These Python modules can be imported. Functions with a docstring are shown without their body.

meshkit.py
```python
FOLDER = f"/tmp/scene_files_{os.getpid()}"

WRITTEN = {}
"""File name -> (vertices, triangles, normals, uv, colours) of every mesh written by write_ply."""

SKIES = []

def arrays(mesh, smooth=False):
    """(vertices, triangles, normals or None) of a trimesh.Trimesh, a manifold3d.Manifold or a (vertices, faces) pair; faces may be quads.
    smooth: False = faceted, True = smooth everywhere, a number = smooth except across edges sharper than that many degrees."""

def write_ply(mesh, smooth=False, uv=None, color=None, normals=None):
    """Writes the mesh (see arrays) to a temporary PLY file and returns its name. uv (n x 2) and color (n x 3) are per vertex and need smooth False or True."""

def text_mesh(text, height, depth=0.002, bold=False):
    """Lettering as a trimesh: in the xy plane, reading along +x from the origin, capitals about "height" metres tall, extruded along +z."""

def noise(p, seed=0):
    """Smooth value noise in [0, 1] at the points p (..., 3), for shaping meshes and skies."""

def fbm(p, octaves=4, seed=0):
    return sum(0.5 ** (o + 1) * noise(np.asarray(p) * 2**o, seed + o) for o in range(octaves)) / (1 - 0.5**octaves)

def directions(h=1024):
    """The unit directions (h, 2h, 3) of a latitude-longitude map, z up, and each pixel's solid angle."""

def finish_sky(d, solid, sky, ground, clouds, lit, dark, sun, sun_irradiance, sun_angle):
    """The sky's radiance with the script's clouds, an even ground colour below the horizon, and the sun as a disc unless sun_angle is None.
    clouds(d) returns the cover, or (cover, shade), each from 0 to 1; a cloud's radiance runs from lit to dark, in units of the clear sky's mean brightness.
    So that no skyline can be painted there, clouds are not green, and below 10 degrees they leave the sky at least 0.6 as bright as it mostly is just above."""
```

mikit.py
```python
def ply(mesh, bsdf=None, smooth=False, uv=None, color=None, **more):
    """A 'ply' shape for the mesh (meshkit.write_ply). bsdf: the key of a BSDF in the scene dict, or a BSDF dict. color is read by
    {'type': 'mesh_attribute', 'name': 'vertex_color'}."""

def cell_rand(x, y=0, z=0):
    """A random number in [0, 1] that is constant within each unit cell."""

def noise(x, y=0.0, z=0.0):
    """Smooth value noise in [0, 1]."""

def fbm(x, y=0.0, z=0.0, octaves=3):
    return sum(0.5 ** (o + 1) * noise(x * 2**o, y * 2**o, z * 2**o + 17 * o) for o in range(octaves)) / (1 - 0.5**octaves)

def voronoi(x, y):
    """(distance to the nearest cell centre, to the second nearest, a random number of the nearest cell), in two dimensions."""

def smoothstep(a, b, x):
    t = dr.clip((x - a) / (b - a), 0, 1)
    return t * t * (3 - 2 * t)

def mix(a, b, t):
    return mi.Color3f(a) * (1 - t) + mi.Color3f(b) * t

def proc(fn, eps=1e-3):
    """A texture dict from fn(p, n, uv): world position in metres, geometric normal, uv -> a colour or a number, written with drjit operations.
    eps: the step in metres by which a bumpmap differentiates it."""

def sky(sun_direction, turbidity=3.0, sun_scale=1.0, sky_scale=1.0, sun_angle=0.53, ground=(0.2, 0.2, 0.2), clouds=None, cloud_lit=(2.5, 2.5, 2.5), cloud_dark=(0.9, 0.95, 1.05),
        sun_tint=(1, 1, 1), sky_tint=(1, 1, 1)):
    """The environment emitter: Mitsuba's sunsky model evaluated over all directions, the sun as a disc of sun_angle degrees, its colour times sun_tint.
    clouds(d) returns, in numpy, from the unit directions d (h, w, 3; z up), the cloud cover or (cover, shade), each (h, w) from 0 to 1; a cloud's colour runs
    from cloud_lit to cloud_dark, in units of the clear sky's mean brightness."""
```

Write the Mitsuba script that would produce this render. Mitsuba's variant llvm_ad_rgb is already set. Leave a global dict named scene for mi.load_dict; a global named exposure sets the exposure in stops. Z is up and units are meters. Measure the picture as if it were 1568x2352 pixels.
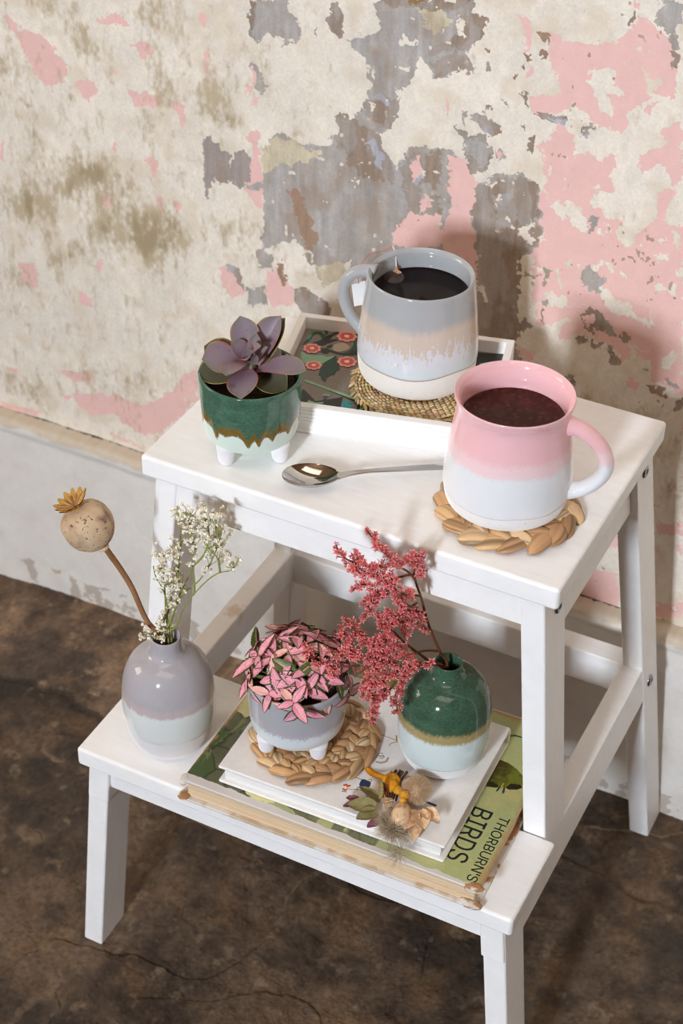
import math, random
import numpy as np
import trimesh
import manifold3d as m3
import shapely
import shapely.geometry as sg
from scipy.ndimage import gaussian_filter
import drjit as dr
import mitsuba as mi
import mikit, meshkit
from mikit import fbm, noise, smoothstep, mix, voronoi, cell_rand

T = mi.ScalarTransform4f
PI = math.pi
scene, labels = {}, {}

# ------------------------------------------------------------------ camera
CAM_F = 3996.64                                  # focal length in pixels of the 1568 wide frame
CAM_POS = np.array([0.43178, -0.89531, 1.26828])
CAM_YAW, CAM_PITCH, CAM_ROLL = -0.448434, -0.653372, 0.027764
_f = np.array([math.sin(CAM_YAW) * math.cos(CAM_PITCH), math.cos(CAM_YAW) * math.cos(CAM_PITCH), math.sin(CAM_PITCH)])
_r = np.array([math.cos(CAM_YAW), -math.sin(CAM_YAW), 0.0])
_u = np.cross(_r, _f)
_c, _s = math.cos(CAM_ROLL), math.sin(CAM_ROLL)
RIGHT, UP = _r * _c + _u * _s, -_r * _s + _u * _c
_m = np.eye(4)
_m[:3, 0], _m[:3, 1], _m[:3, 2], _m[:3, 3] = -RIGHT, UP, _f, CAM_POS
scene['camera'] = {'type': 'thinlens', 'fov': math.degrees(2 * math.atan(784 / CAM_F)), 'fov_axis': 'x', 'aperture_radius': 0.0027,
                   'focus_distance': 1.28, 'near_clip': 0.05, 'far_clip': 20.0, 'to_world': T(_m.tolist())}

# ------------------------------------------------------------------ light: daylight through two windows, plus an added ceiling fill panel
KEY_RADIANCE = (274.0, 301.0, 334.0)            # the tall bright window in the wall behind the camera
SIDE_RADIANCE = (6.5, 5.4, 4.2)                  # the larger window in the wall to the left
FILL_PANEL_RADIANCE = (1.55, 1.28, 1.0)                # glowing ceiling panel, added as soft fill
KEY_WINDOW = (0.16, -2.92, 1.60, 0.24, 0.50)     # x, y, z of its centre, width, height
exposure = 0.06


def lin(r, g, b):
    return tuple(((v / 255 + 0.055) / 1.055) ** 2.4 if v > 10 else v / 255 / 12.92 for v in (r, g, b))


def rgb(c):
    return {'type': 'rgb', 'value': [float(x) for x in c]}


def bsdf(key, color, rough=0.5, spec=0.5, two=True, **more):
    b = {'type': 'principled', 'base_color': color if isinstance(color, dict) else rgb(color),
         'roughness': rough if isinstance(rough, dict) else float(rough), 'specular': float(spec), **more}
    scene[key] = {'type': 'twosided', 'b': b} if two else b


def bumped(key, color, height, scale, rough=0.5, spec=0.4):
    scene[key] = {'type': 'twosided', 'b': {'type': 'bumpmap', 'arbitrary': height, 'scale': float(scale),
                  'b': {'type': 'principled', 'base_color': color, 'roughness': float(rough), 'specular': float(spec)}}}


def put(key, mesh, mat, smooth=30, label=None, cat=None, group=None, kind=None, uv=None, color=None, world=None):
    """One entry of the scene under a free key; returns the key."""
    k, i = key, 0
    while k in scene or k in labels:
        i += 1
        k = f'{key}_{i:03d}'
    d = mesh if isinstance(mesh, dict) else mikit.ply(mesh, mat, smooth, uv=uv, color=color)
    scene[k] = {**d, 'to_world': world} if world is not None else d
    tag(k, label, cat, group, kind)
    return k


def tag(k, label=None, cat=None, group=None, kind=None):
    d = {a: b for a, b in (('label', label), ('category', cat), ('group', group), ('kind', kind)) if b}
    if d:
        labels[k] = d
    return k


def thing(name, label, cat, group=None):
    k, i = name, 0
    while k in labels:
        i += 1
        k = f'{name}_{i:03d}'
    return tag(k, label, cat, group)


# ------------------------------------------------------------------ mesh helpers
def cat(meshes):
    return trimesh.util.concatenate([x for x in meshes])


def hullbox(corners, r=0.0015, n=10):
    """Rounded solid: the hull of small balls at the given corners, each already moved in by r."""
    s = m3.Manifold.sphere(r, n)
    return trimesh.Trimesh(*(lambda m: (m.vert_properties[:, :3], m.tri_verts))(m3.Manifold.batch_hull([s.translate(list(map(float, p))) for p in corners]).to_mesh()), process=False)


def rbox(x0, x1, y0, y1, z0, z1, r=0.0015, n=10):
    r = min(r, (x1 - x0) / 2.01, (y1 - y0) / 2.01, (z1 - z0) / 2.01)
    return hullbox([(x, y, z) for x in (x0 + r, x1 - r) for y in (y0 + r, y1 - r) for z in (z0 + r, z1 - r)], r, n)


def frames(pts):
    pts = np.asarray(pts, float)
    t = np.gradient(pts, axis=0)
    t /= np.linalg.norm(t, axis=1, keepdims=True) + 1e-12
    a = np.array([0, 0, 1.0]) if abs(t[0, 2]) < 0.9 else np.array([1.0, 0, 0])
    n = np.cross(t[0], a)
    n /= np.linalg.norm(n)
    N = [n]
    for i in range(1, len(pts)):
        n = N[-1] - t[i] * (N[-1] @ t[i])
        N.append(n / (np.linalg.norm(n) + 1e-12))
    N = np.array(N)
    return t, N, np.cross(t, N)


def spline(pts, n, tight=False):
    pts = np.asarray(pts, float)
    if len(pts) < 3:
        return pts[0] + (pts[-1] - pts[0]) * np.linspace(0, 1, n)[:, None]
    from scipy.interpolate import CubicSpline
    d = np.concatenate([[0], np.cumsum(np.linalg.norm(np.diff(pts, axis=0), axis=1))])
    if tight:
        from scipy.interpolate import PchipInterpolator
        return PchipInterpolator(d, pts)(np.linspace(0, d[-1], n))
    return CubicSpline(d, pts)(np.linspace(0, d[-1], n))


def tube(pts, rad, k=8, flat=1.0, caps=True):
    pts = np.asarray(pts, float)
    n = len(pts)
    rad = np.broadcast_to(np.asarray(rad, float), (n,))
    t, N, B = frames(pts)
    a = np.arange(k) / k * 2 * PI
    v = (pts[:, None] + rad[:, None, None] * (np.cos(a)[None, :, None] * N[:, None] + flat * np.sin(a)[None, :, None] * B[:, None])).reshape(-1, 3)
    f = []
    for i in range(n - 1):
        for j in range(k):
            a0, a1, b0, b1 = i * k + j, i * k + (j + 1) % k, (i + 1) * k + j, (i + 1) * k + (j + 1) % k
            f += [(a0, a1, b1), (a0, b1, b0)]
    if caps:
        v = np.vstack([v, pts[:1], pts[-1:]])
        for j in range(k):
            f += [(n * k, (j + 1) % k, j), (n * k + 1, (n - 1) * k + j, (n - 1) * k + (j + 1) % k)]
    return trimesh.Trimesh(v, np.array(f), process=False)


def grid_faces(nu, nv, wrap=False):
    f = []
    for i in range(nu - 1):
        for j in range(nv if wrap else nv - 1):
            a, b, c, d = i * nv + j, i * nv + (j + 1) % nv, (i + 1) * nv + (j + 1) % nv, (i + 1) * nv + j
            f += [(a, b, c), (a, c, d)]
    return np.array(f)


def resample(prof, step):
    prof = np.asarray(prof, float)
    out = [prof[0]]
    for a, b in zip(prof[:-1], prof[1:]):
        k = max(1, int(math.ceil(np.linalg.norm(b - a) / step)))
        out += [a + (b - a) * (i + 1) / k for i in range(k)]
    return np.array(out)


def smooth_profile(prof, n=160):
    """A rounded line through the points of an outline (r, z)."""
    from scipy.interpolate import PchipInterpolator
    prof = np.asarray(prof, float)
    d = np.concatenate([[0], np.cumsum(np.linalg.norm(np.diff(prof, axis=0), axis=1))])
    t = np.linspace(0, d[-1], n)
    out = np.stack([PchipInterpolator(d, prof[:, 0])(t), PchipInterpolator(d, prof[:, 1])(t)], 1)
    o = np.stack([gaussian_filter(out[:, 0], 1.5, mode='nearest'), gaussian_filter(out[:, 1], 1.5, mode='nearest')], 1)
    for k in (0, -1):                            # a closed pole stays closed
        if prof[k, 0] < 0.0005:
            o[k] = (1e-6, prof[k, 1])
    return o


def lathe(cx, cy, prof, n=96, seam=2.0, drip=None, split=None, lift=0.0004):
    """Surface of revolution with uv = (angle, height above the glaze's lower edge). Points of the outline from index split on are the inside."""
    prof = np.asarray(prof, float)
    th = seam + np.linspace(0, 2 * PI, n + 1)
    z = np.repeat(prof[:, 1:2], n + 1, 1)
    d = z - (drip(th)[None] if drip is not None else -1.0)
    if split is not None:
        d[split:] = 0.08
    r = prof[:, 0:1] + (lift * np.clip(d / 0.0012, 0, 1) if drip is not None else 0) * np.clip(prof[:, 0:1] / 0.005, 0, 1)
    v = np.stack([cx + r * np.cos(th), cy + r * np.sin(th), z], -1).reshape(-1, 3)
    uv = np.stack([np.broadcast_to(th / (2 * PI), z.shape), d], -1).reshape(-1, 2)
    return trimesh.Trimesh(v, grid_faces(len(prof), n + 1)[:, ::-1], process=False), uv


def frame_matrix(origin, x, z):
    """to_world with local x along x and local z near z."""
    x = np.asarray(x, float) / np.linalg.norm(x)
    z = np.asarray(z, float) - x * (np.asarray(z, float) @ x)
    z /= np.linalg.norm(z)
    m = np.eye(4)
    m[:3, 0], m[:3, 1], m[:3, 2], m[:3, 3] = x, np.cross(z, x), z, origin
    return m


def moved(mesh, m):
    q = mesh.copy()
    q.apply_transform(m)
    return q


def poly_mesh(pts, z0, depth):
    g = sg.Polygon(pts).buffer(0)
    return cat([moved(trimesh.creation.extrude_polygon(p, depth, engine='earcut'), trimesh.transformations.translation_matrix([0, 0, z0])) for p in getattr(g, 'geoms', [g])])


# ================================================================== THE ROOM
WALL_Y = 0.329
# painted layers left on the old plaster wall: outlines (x, z) in millimetres on the wall, later ones over earlier ones.
# C cream lime wash, G grey, B brown grey, P pink, R red brown, D dark grey, Y yellowish, L bluish, O ochre
WALL_PATCHES = [
 ('P', [-511,663,-503,664,-493,654,-475,654,-465,650,-449,638,-444,623,-461,603,-472,608,-488,622,-493,644,-504,652]),
 ('P', [-436,614,-421,623,-412,615,-423,597,-429,607]),
 ('P', [-409,678,-393,689,-379,685,-375,680,-400,677]),
 ('P', [-376,664,-362,669,-349,663,-363,654]),
 ('P', [-350,687,-343,688,-344,683,-348,682]),
 ('P', [-304,707,-298,707,-297,697,-302,695,-305,700]),
 ('P', [-300,675,-296,675,-296,654,-300,649]),
 ('P', [-333,620,-321,620,-321,601,-326,600,-329,608]),
 ('P', [-366,560,-354,562,-353,537,-358,541]),
 ('P', [-358,520,-351,522,-349,508,-357,507]),
 ('P', [-337,521,-326,521,-330,511,-336,507]),
 ('P', [-420,502,-405,514,-402,502,-413,497]),
 ('P', [-379,620,-346,621,-349,610,-375,607]),
 ('P', [-398,639,-389,638,-392,630]),
 ('P', [-401,565,-396,571,-396,556,-403,558]),
 ('P', [-521,408,-500,412,-497,385,-516,382]),
 ('P', [-428,436,-419,436,-424,423]),
 ('P', [-452,395,-439,394,-434,384,-450,380]),
 ('P', [-527,536,-523,535,-526,518,-530,515]),
 ('G', [-246,729,-214,735,-220,725,-208,719,-212,715,-207,704,-216,696,-224,694,-221,699,-237,701,-246,691,-255,698,-256,716]),
 ('B', [-255,725,-249,728,-252,699,-246,691,-256,698]),
 ('B', [-179,740,-171,738,-168,725,-170,710,-177,714,-184,724]),
 ('G', [-194,716,-191,717,-190,709,-193,711]),
 ('G', [-252,673,-246,669,-241,658,-240,650,-244,644,-249,650,-254,667]),
 ('P', [-254,667,-250,668,-248,650,-250,650]),
 ('P', [-261,651,-255,650,-255,645,-259,642]),
 ('P', [-254,639,-247,642,-249,633]),
 ('D', [-297,597,-284,584,-275,583,-275,571,-270,585,-263,590,-255,582,-256,565,-263,550,-271,557,-276,558,-288,553,-294,556,-300,543,-298,536,-302,534,-305,553,-303,584]),
 ('P', [-262,601,-257,607,-247,611,-246,574,-243,573,-244,536,-260,547,-258,564,-255,582,-256,599]),
 ('G', [-260,556,-244,563,-243,558,-259,552]),
 ('G', [-243,597,-227,618,-210,610,-183,611,-171,630,-173,644,-161,642,-140,633,-130,621,-117,614,-114,608,-104,628,-80,635,-65,635,-56,629,-50,621,-45,608,-29,624,-2,630,14,619,18,596,17,568,4,556,-2,534,4,466,-32,455,-139,469,-144,494,-157,508,-185,498,-194,493,-205,513,-223,508,-243,498]),
 ('Y', [-244,599,-228,610,-220,608,-211,612,-200,604,-185,608,-187,601,-226,583,-244,570]),
 ('B', [-174,642,-161,647,-140,633,-135,613,-160,612,-172,615]),
 ('R', [-220,563,-206,564,-199,545,-187,526,-186,520,-196,506,-202,518,-212,541]),
 ('B', [-136,638,-117,610,-116,594,-135,590,-160,600,-164,615]),
 ('B', [-109,620,-76,634,-73,613,-76,596,-73,577,-92,559,-108,588]),
 ('L', [-103,618,-96,624,-89,609,-94,596,-100,598]),
 ('G', [-94,596,-82,603,-78,592,-89,577]),
 ('P', [-103,614,-94,624,-91,611,-100,598]),
 ('P', [-93,584,-84,590,-81,579,-91,572]),
 ('P', [-69,631,-54,634,-41,609,-44,592,-45,580,-37,557,-35,516,-49,512,-70,540,-68,570,-65,599]),
 ('P', [-114,552,-101,570,-91,568,-73,577,-67,549,-95,536,-116,536]),
 ('B', [-57,648,-39,658,-30,641,-33,628,-48,619]),
 ('B', [-43,608,-17,625,9,625,18,572,2,561,8,467,-32,455,-37,557,-43,580]),
 ('G', [-27,604,-9,613,-3,591,-20,570]),
 ('C', [-1,575,9,592,11,586,4,578,14,573,12,570]),
 ('C', [-34,617,-24,617,-30,612]),
 ('C', [-42,522,-35,516,-28,520,-21,507,-24,502,-30,513,-38,513]),
 ('P', [-290,466,-277,470,-266,461,-263,443,-275,436,-287,446]),
 ('G', [-287,470,-275,471,-264,459,-263,446,-270,458,-282,466]),
 ('P', [-240,473,-229,485,-214,466,-214,447,-235,441,-241,452]),
 ('G', [-261,449,-242,458,-240,440,-259,434]),
 ('G', [-251,488,-244,502,-240,492,-233,493,-235,479,-249,475]),
 ('R', [-231,485,-224,489,-217,473,-222,464]),
 ('B', [-215,465,-194,468,-179,457,-169,446,-200,435,-211,448]),
 ('Y', [-190,494,-166,507,-157,492,-183,475]),
 ('G', [-139,749,-57,765,-55,753,-44,750,-48,738,-59,720,-55,713,-47,707,-56,705,-62,710,-73,706,-72,700,-87,696,-96,711,-101,709,-100,696,-106,689,-107,681,-121,677,-115,670,-116,656,-125,642,-139,632,-155,623,-170,644,-154,642,-148,654,-143,666,-143,685,-149,697,-165,711,-149,714,-134,726]),
 ('B', [-137,750,-59,765,-64,757,-84,750,-102,749,-123,746]),
 ('O', [-110,755,-98,757,-100,752,-111,750]),
 ('Y', [-104,749,-82,751,-71,746,-87,733,-99,739,-97,743]),
 ('B', [-62,754,-44,750,-49,736,-58,724,-92,713,-96,715,-66,735]),
 ('B', [-90,708,-65,720,-56,707,-47,705,-62,708,-85,696]),
 ('B', [-148,658,-128,669,-115,670,-115,656,-126,642,-141,644,-149,652]),
 ('L', [-141,670,-132,672,-122,665,-125,662,-135,665]),
 ('C', [-117,725,-101,724,-102,718,-117,718]),
 ('C', [-66,753,-62,745,-60,736,-66,735,-68,740]),
 ('C', [-121,678,-112,680,-110,673,-117,670]),
 ('C', [-117,696,-111,701,-110,695]),
 ('C', [-142,660,-136,659,-136,653]),
 ('B', [-174,645,-162,640,-154,642,-138,635,-138,627,-161,621,-169,619]),
 ('C', [-174,639,-169,632,-170,626,-174,622]),
 ('L', [-144,625,-136,629,-128,617,-129,602,-135,607]),
 ('P', [-18,762,-9,760,-6,740,-8,732,-12,744]),
 ('P', [3,751,10,752,21,747,24,731,18,718,13,722,9,744]),
 ('P', [-7,723,-3,722,-2,714,-6,712]),
 ('P', [-76,680,-73,681,-69,666,-72,665]),
 ('R', [-3,751,9,751,8,741,0,748]),
 ('R', [-8,733,-4,733,-4,728,-8,728]),
 ('R', [4,735,10,736,9,729,4,729]),
 ('R', [-15,721,-10,726,-10,720]),
 ('B', [-10,701,-6,700,-4,685,-8,687,-11,694]),
 ('B', [-27,691,-22,692,-21,686,-26,686]),
 ('B', [-42,717,-37,719,-36,711,-41,710]),
 ('B', [-44,727,-40,728,-40,726]),
 ('B', [-39,681,-35,682,-35,676,-38,675]),
 ('R', [-18,712,-13,713,-15,709]),
 ('G', [-51,672,-37,674,-26,668,-26,657,-35,656,-44,664,-49,667]),
 ('L', [-42,668,-36,668,-34,659,-40,659]),
 ('B', [-34,669,-26,669,-25,661,-29,656,-33,661]),
 ('B', [-65,658,-57,656,-52,649,-58,649]),
 ('G', [-57,646,-45,651,-35,649,-32,642,-35,630,-41,628,-51,635]),
 ('G', [-28,642,-23,648,-18,643,-22,638]),
 ('P', [-26,644,-22,646,-20,642,-24,640]),
 ('B', [-10,671,-5,673,-5,666]),
 ('B', [-1,662,5,666,6,651,0,649]),
 ('B', [3,684,14,688,19,686,29,689,29,679,22,678,12,680]),
 ('L', [16,684,29,685,29,677,19,678]),
 ('G', [-58,673,-54,674,-55,656,-58,661]),
 ('P', [80,779,76,774,70,762,61,756,50,752,33,748,22,746,19,728,20,719,23,706,1,697,-2,698,-2,689,4,684,14,688,28,692,35,699,45,692,58,684,73,685,79,681,73,672,67,663,62,658,52,662,40,656,39,674,29,679,22,678,19,667,7,660,11,658,15,651,13,639,21,633,15,619,15,603,18,592,20,574,12,564,17,514,145,550,122,702,115,717,109,763,97,769,88,774]),
 ('P', [20,514,145,550,193,223,84,178,32,430]),
 ('C', [-1,708,19,710,23,707,18,701,-1,701]),
 ('P', [108,692,122,702,129,659,118,647,106,657,113,670]),
 ('C', [44,716,44,727,49,732,60,734,63,727,73,716,67,715,60,716,64,707,64,694,57,695,53,703,53,711]),
 ('C', [83,737,89,734,91,729,101,732,98,724,94,718,89,724]),
 ('C', [39,674,46,681,59,682,77,684,81,693,75,697,81,708,96,720,108,720,118,724,122,706,111,696,106,693,111,683,96,672,92,665,95,655,105,665,116,665,120,649,110,641,112,620,104,606,97,600,96,590,89,588,82,596,86,612,69,609,67,616,57,614,56,622,63,631,76,633,71,645,75,654,73,665,52,662,40,657]),
 ('C', [29,688,35,697,45,692,46,683,37,675,29,681]),
 ('C', [26,607,31,614,37,611,42,616,50,614,55,602,56,592,43,592,39,604,36,597]),
 ('G', [56,606,68,608,64,602,58,592]),
 ('C', [121,652,129,659,134,622,126,617,120,618,119,630,125,639]),
 ('C', [125,612,129,615,133,606,133,596,127,602]),
 ('C', [118,602,122,604,122,600,120,598]),
 ('C', [117,589,125,592,127,584,120,581]),
 ('C', [119,559,126,566,129,558,122,556]),
 ('C', [130,563,137,567,140,556,134,554]),
 ('C', [66,598,71,600,71,593,67,592]),
 ('C', [-1,581,12,590,13,588,5,580,14,574,10,570]),
 ('C', [54,633,62,635,61,630]),
 ('B', [43,684,51,686,52,679,45,675]),
 ('L', [43,679,48,680,48,677,45,676]),
 ('P', [93,669,104,674,104,660,96,654]),
 ('P', [94,713,99,715,97,706,93,706]),
 ('P', [63,711,73,711,73,698,67,693]),
 ('C', [12,550,17,550,23,547,21,544,15,545]),
 ('C', [32,552,38,554,37,548,40,543,43,537,41,535,36,543]),
 ('C', [44,561,46,566,49,561,48,557]),
 ('C', [50,564,55,562,54,559]),
 ('C', [62,561,68,565,69,570,73,572,74,566,67,560]),
 ('C', [76,567,80,570,85,566,82,563]),
 ('C', [88,563,91,566,95,563,94,560,89,559]),
 ('C', [117,589,122,591,126,589,126,583,119,583]),
 ('C', [134,578,141,576,142,571,137,573]),
 ('C', [118,554,123,566,128,562,128,557]),
 ('C', [130,558,134,564,139,559,137,553]),
 ('G', [58,555,60,562,70,559,76,556,76,542,70,541,57,544]),
 ('C', [73,548,77,551,83,544,91,538,101,535,110,528,117,524,119,532,115,542,122,529,124,522,117,520,105,523,81,529,78,539]),
 ('C', [27,529,35,532,45,527,47,522,42,515,31,519]),
 ('G', [24,520,31,522,31,518,25,515]),
 ('C', [16,493,28,495,38,503,52,510,59,496,71,498,84,495,96,493,107,502,124,499,129,469,148,468,157,465,162,430,80,423,52,444,9,453,2,465,9,483]),
 ('B', [62,517,67,528,76,521,81,520,92,506,88,502,77,507,71,499,65,503]),
 ('P', [63,515,72,518,74,511,68,503]),
 ('B', [58,494,67,497,70,488,62,487]),
 ('B', [73,494,84,495,84,490,76,487]),
 ('B', [95,512,105,508,106,503,99,502]),
 ('B', [89,495,95,493,92,485,101,484,98,479,89,479]),
 ('P', [94,498,106,499,109,490,101,482,96,489]),
 ('P', [40,490,52,508,57,503,54,492,46,484]),
 ('P', [112,498,125,499,127,489,115,488]),
 ('B', [56,454,61,456,61,449,57,449]),
 ('P', [106,467,119,467,119,457,107,459]),
 ('R', [124,465,142,466,142,460,128,459]),
 ('B', [134,459,142,466,144,459,137,456]),
 ('B', [149,457,155,464,159,453,151,449]),
 ('C', [104,480,120,483,126,471,109,474]),
 ('C', [135,496,141,505,149,501,145,486,136,485]),
 ('G', [138,474,146,477,153,473,146,470]),
 ('P', [7,469,16,469,22,466,22,458,14,456]),
 ('B', [4,471,11,461,12,454,4,451]),
 ('B', [2,493,15,495,15,488,9,481,4,485]),
 ('G', [24,549,28,550,28,533,26,533]),
 ('B', [27,511,29,512,30,498,28,498]),
 ('G', [90,794,108,797,111,777,105,773,113,757,111,753,100,763,104,767,97,773,88,778,93,786]),
 ('C', [79,784,88,788,92,780,83,776,79,778]),
 ('C', [105,774,111,781,112,769,109,766]),
 ('B', [102,755,108,756,112,745,108,744]),
 ('C', [108,757,114,760,116,749,112,748]),
 ('P', [69,786,72,789,77,784,72,782]),
 ('B', [70,781,73,780,73,770,70,771]),
 ('B', [-176,742,-172,743,-169,721,-170,716,-176,727]),
 ('P', [-469,271,-447,273,-414,286,-391,282,-370,291,-348,312,-330,336,-317,344,-318,310,-385,226,-408,228,-427,232,-426,242,-411,251,-415,260,-445,248,-463,256]),
 ('P', [-564,228,-533,231,-507,229,-529,224,-565,217]),
 ('P', [-481,294,-443,303,-441,292,-466,282]),
 ('P', [-486,263,-469,266,-472,258]),
 ('C', [-435,244,-411,253,-384,246,-367,249,-380,230,-408,231,-431,235]),
 ('C', [-402,293,-371,305,-370,289,-386,282]),
 ('P', [-549,273,-536,277,-539,268]),
 ('C', [80,371,138,418,160,444,193,223,98,205]),
 ('P', [92,256,126,259,131,219,92,219]),
 ('P', [150,328,177,331,178,322,152,316]),
 ('P', [164,242,189,250,191,233,166,225]),
 ('P', [168,337,176,338,177,332,170,332]),
 ('P', [110,323,119,317,122,288,110,288]),
 ('P', [174,313,180,310,181,303,176,303]),
 ('P', [156,303,162,303,162,296,156,296]),
]
WALL_STAINS = [
 [-498,596,-482,600,-487,563,-480,533,-479,511,-497,511,-498,552],
 [-517,490,-480,503,-467,478,-498,456,-526,456],
 [-471,517,-422,547,-374,541,-380,517,-430,500,-469,490],
 [-364,640,-336,644,-305,634,-301,618,-328,625,-360,626],
 [-486,682,-410,697,-416,688,-468,674],
 [-431,488,-356,518,-310,496,-322,469,-384,453,-429,458],
 [-290,510,-253,524,-256,503,-281,492],
 [-533,486,-518,487,-516,454,-537,458],
 [-305,650,-282,655,-261,623,-252,617,-284,601,-296,623],
 [-379,695,-333,708,-330,689,-366,676],
 [-439,600,-427,603,-435,562,-440,561],
 [-374,456,-344,464,-360,435,-372,439],
 [-515,640,-501,638,-506,590,-521,591],
 [-440,671,-412,671,-419,647,-438,643],
 [-408,542,-378,544,-385,520,-404,520],
 [-543,402,-519,404,-522,378,-548,363],
 [-487,437,-429,455,-436,432,-484,414],
 [-371,590,-334,598,-353,576],
 [-472,292,-421,312,-403,304,-442,287],
 [-560,260,-510,270,-496,258,-547,242],
 [-403,304,-366,322,-362,305,-390,292],
 [15,448,77,445,152,441,162,430,80,418,16,440],
 [141,420,162,435,175,347,151,348],
]

WX0, WX1, WZ0, WZ1, WSTEP = -0.72, 0.42, 0.22, 0.86, 0.001
WNX, WNZ = int(round((WX1 - WX0) / WSTEP)), int(round((WZ1 - WZ0) / WSTEP))
CLASSES = 'CGBPRDYLO'
_gx, _gz = np.meshgrid(WX0 + (np.arange(WNX) + 0.5) * WSTEP, WZ0 + (np.arange(WNZ) + 0.5) * WSTEP)


def fill(target, pts, value):
    pts = np.array(pts, float).reshape(-1, 2) / 1000
    i0, i1 = np.clip(((pts[:, 0].min() - WX0) / WSTEP).astype(int), 0, WNX), np.clip(((pts[:, 0].max() - WX0) / WSTEP).astype(int) + 1, 0, WNX)
    j0, j1 = np.clip(((pts[:, 1].min() - WZ0) / WSTEP).astype(int), 0, WNZ), np.clip(((pts[:, 1].max() - WZ0) / WSTEP).astype(int) + 1, 0, WNZ)
    if i1 <= i0 or j1 <= j0:
        return
    g = sg.Polygon(pts).buffer(0)
    shapely.prepare(g)
    inside = shapely.contains_xy(g, _gx[j0:j1, i0:i1], _gz[j0:j1, i0:i1])
    target[j0:j1, i0:i1][inside] = value


_layer = np.zeros((WNZ, WNX))
for _k, _pts in WALL_PATCHES:
    fill(_layer, _pts, CLASSES.index(_k))
_stain = np.zeros((WNZ, WNX))
for _pts in WALL_STAINS:
    fill(_stain, _pts, 1.0)
_stain = gaussian_filter(_stain, 10)
WALL_LAYER, WALL_STAIN = mi.Float(_layer.astype(np.float32).ravel()), mi.Float(_stain.astype(np.float32).ravel())
PALETTE = [lin(*c) for c in ((226, 218, 205), (172, 168, 164), (150, 133, 119), (228, 188, 182), (160, 132, 113), (158, 148, 143), (200, 190, 166), (176, 177, 186), (150, 122, 84))]
PAL = [mi.Float([float(c[i]) for c in PALETTE]) for i in range(3)]


def wall_cell(x, z):
    i = mi.Int32(dr.clip((x - WX0) / WSTEP, 0, WNX - 1))
    j = mi.Int32(dr.clip((z - WZ0) / WSTEP, 0, WNZ - 1))
    return mi.UInt32(j * WNX + i)


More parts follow.
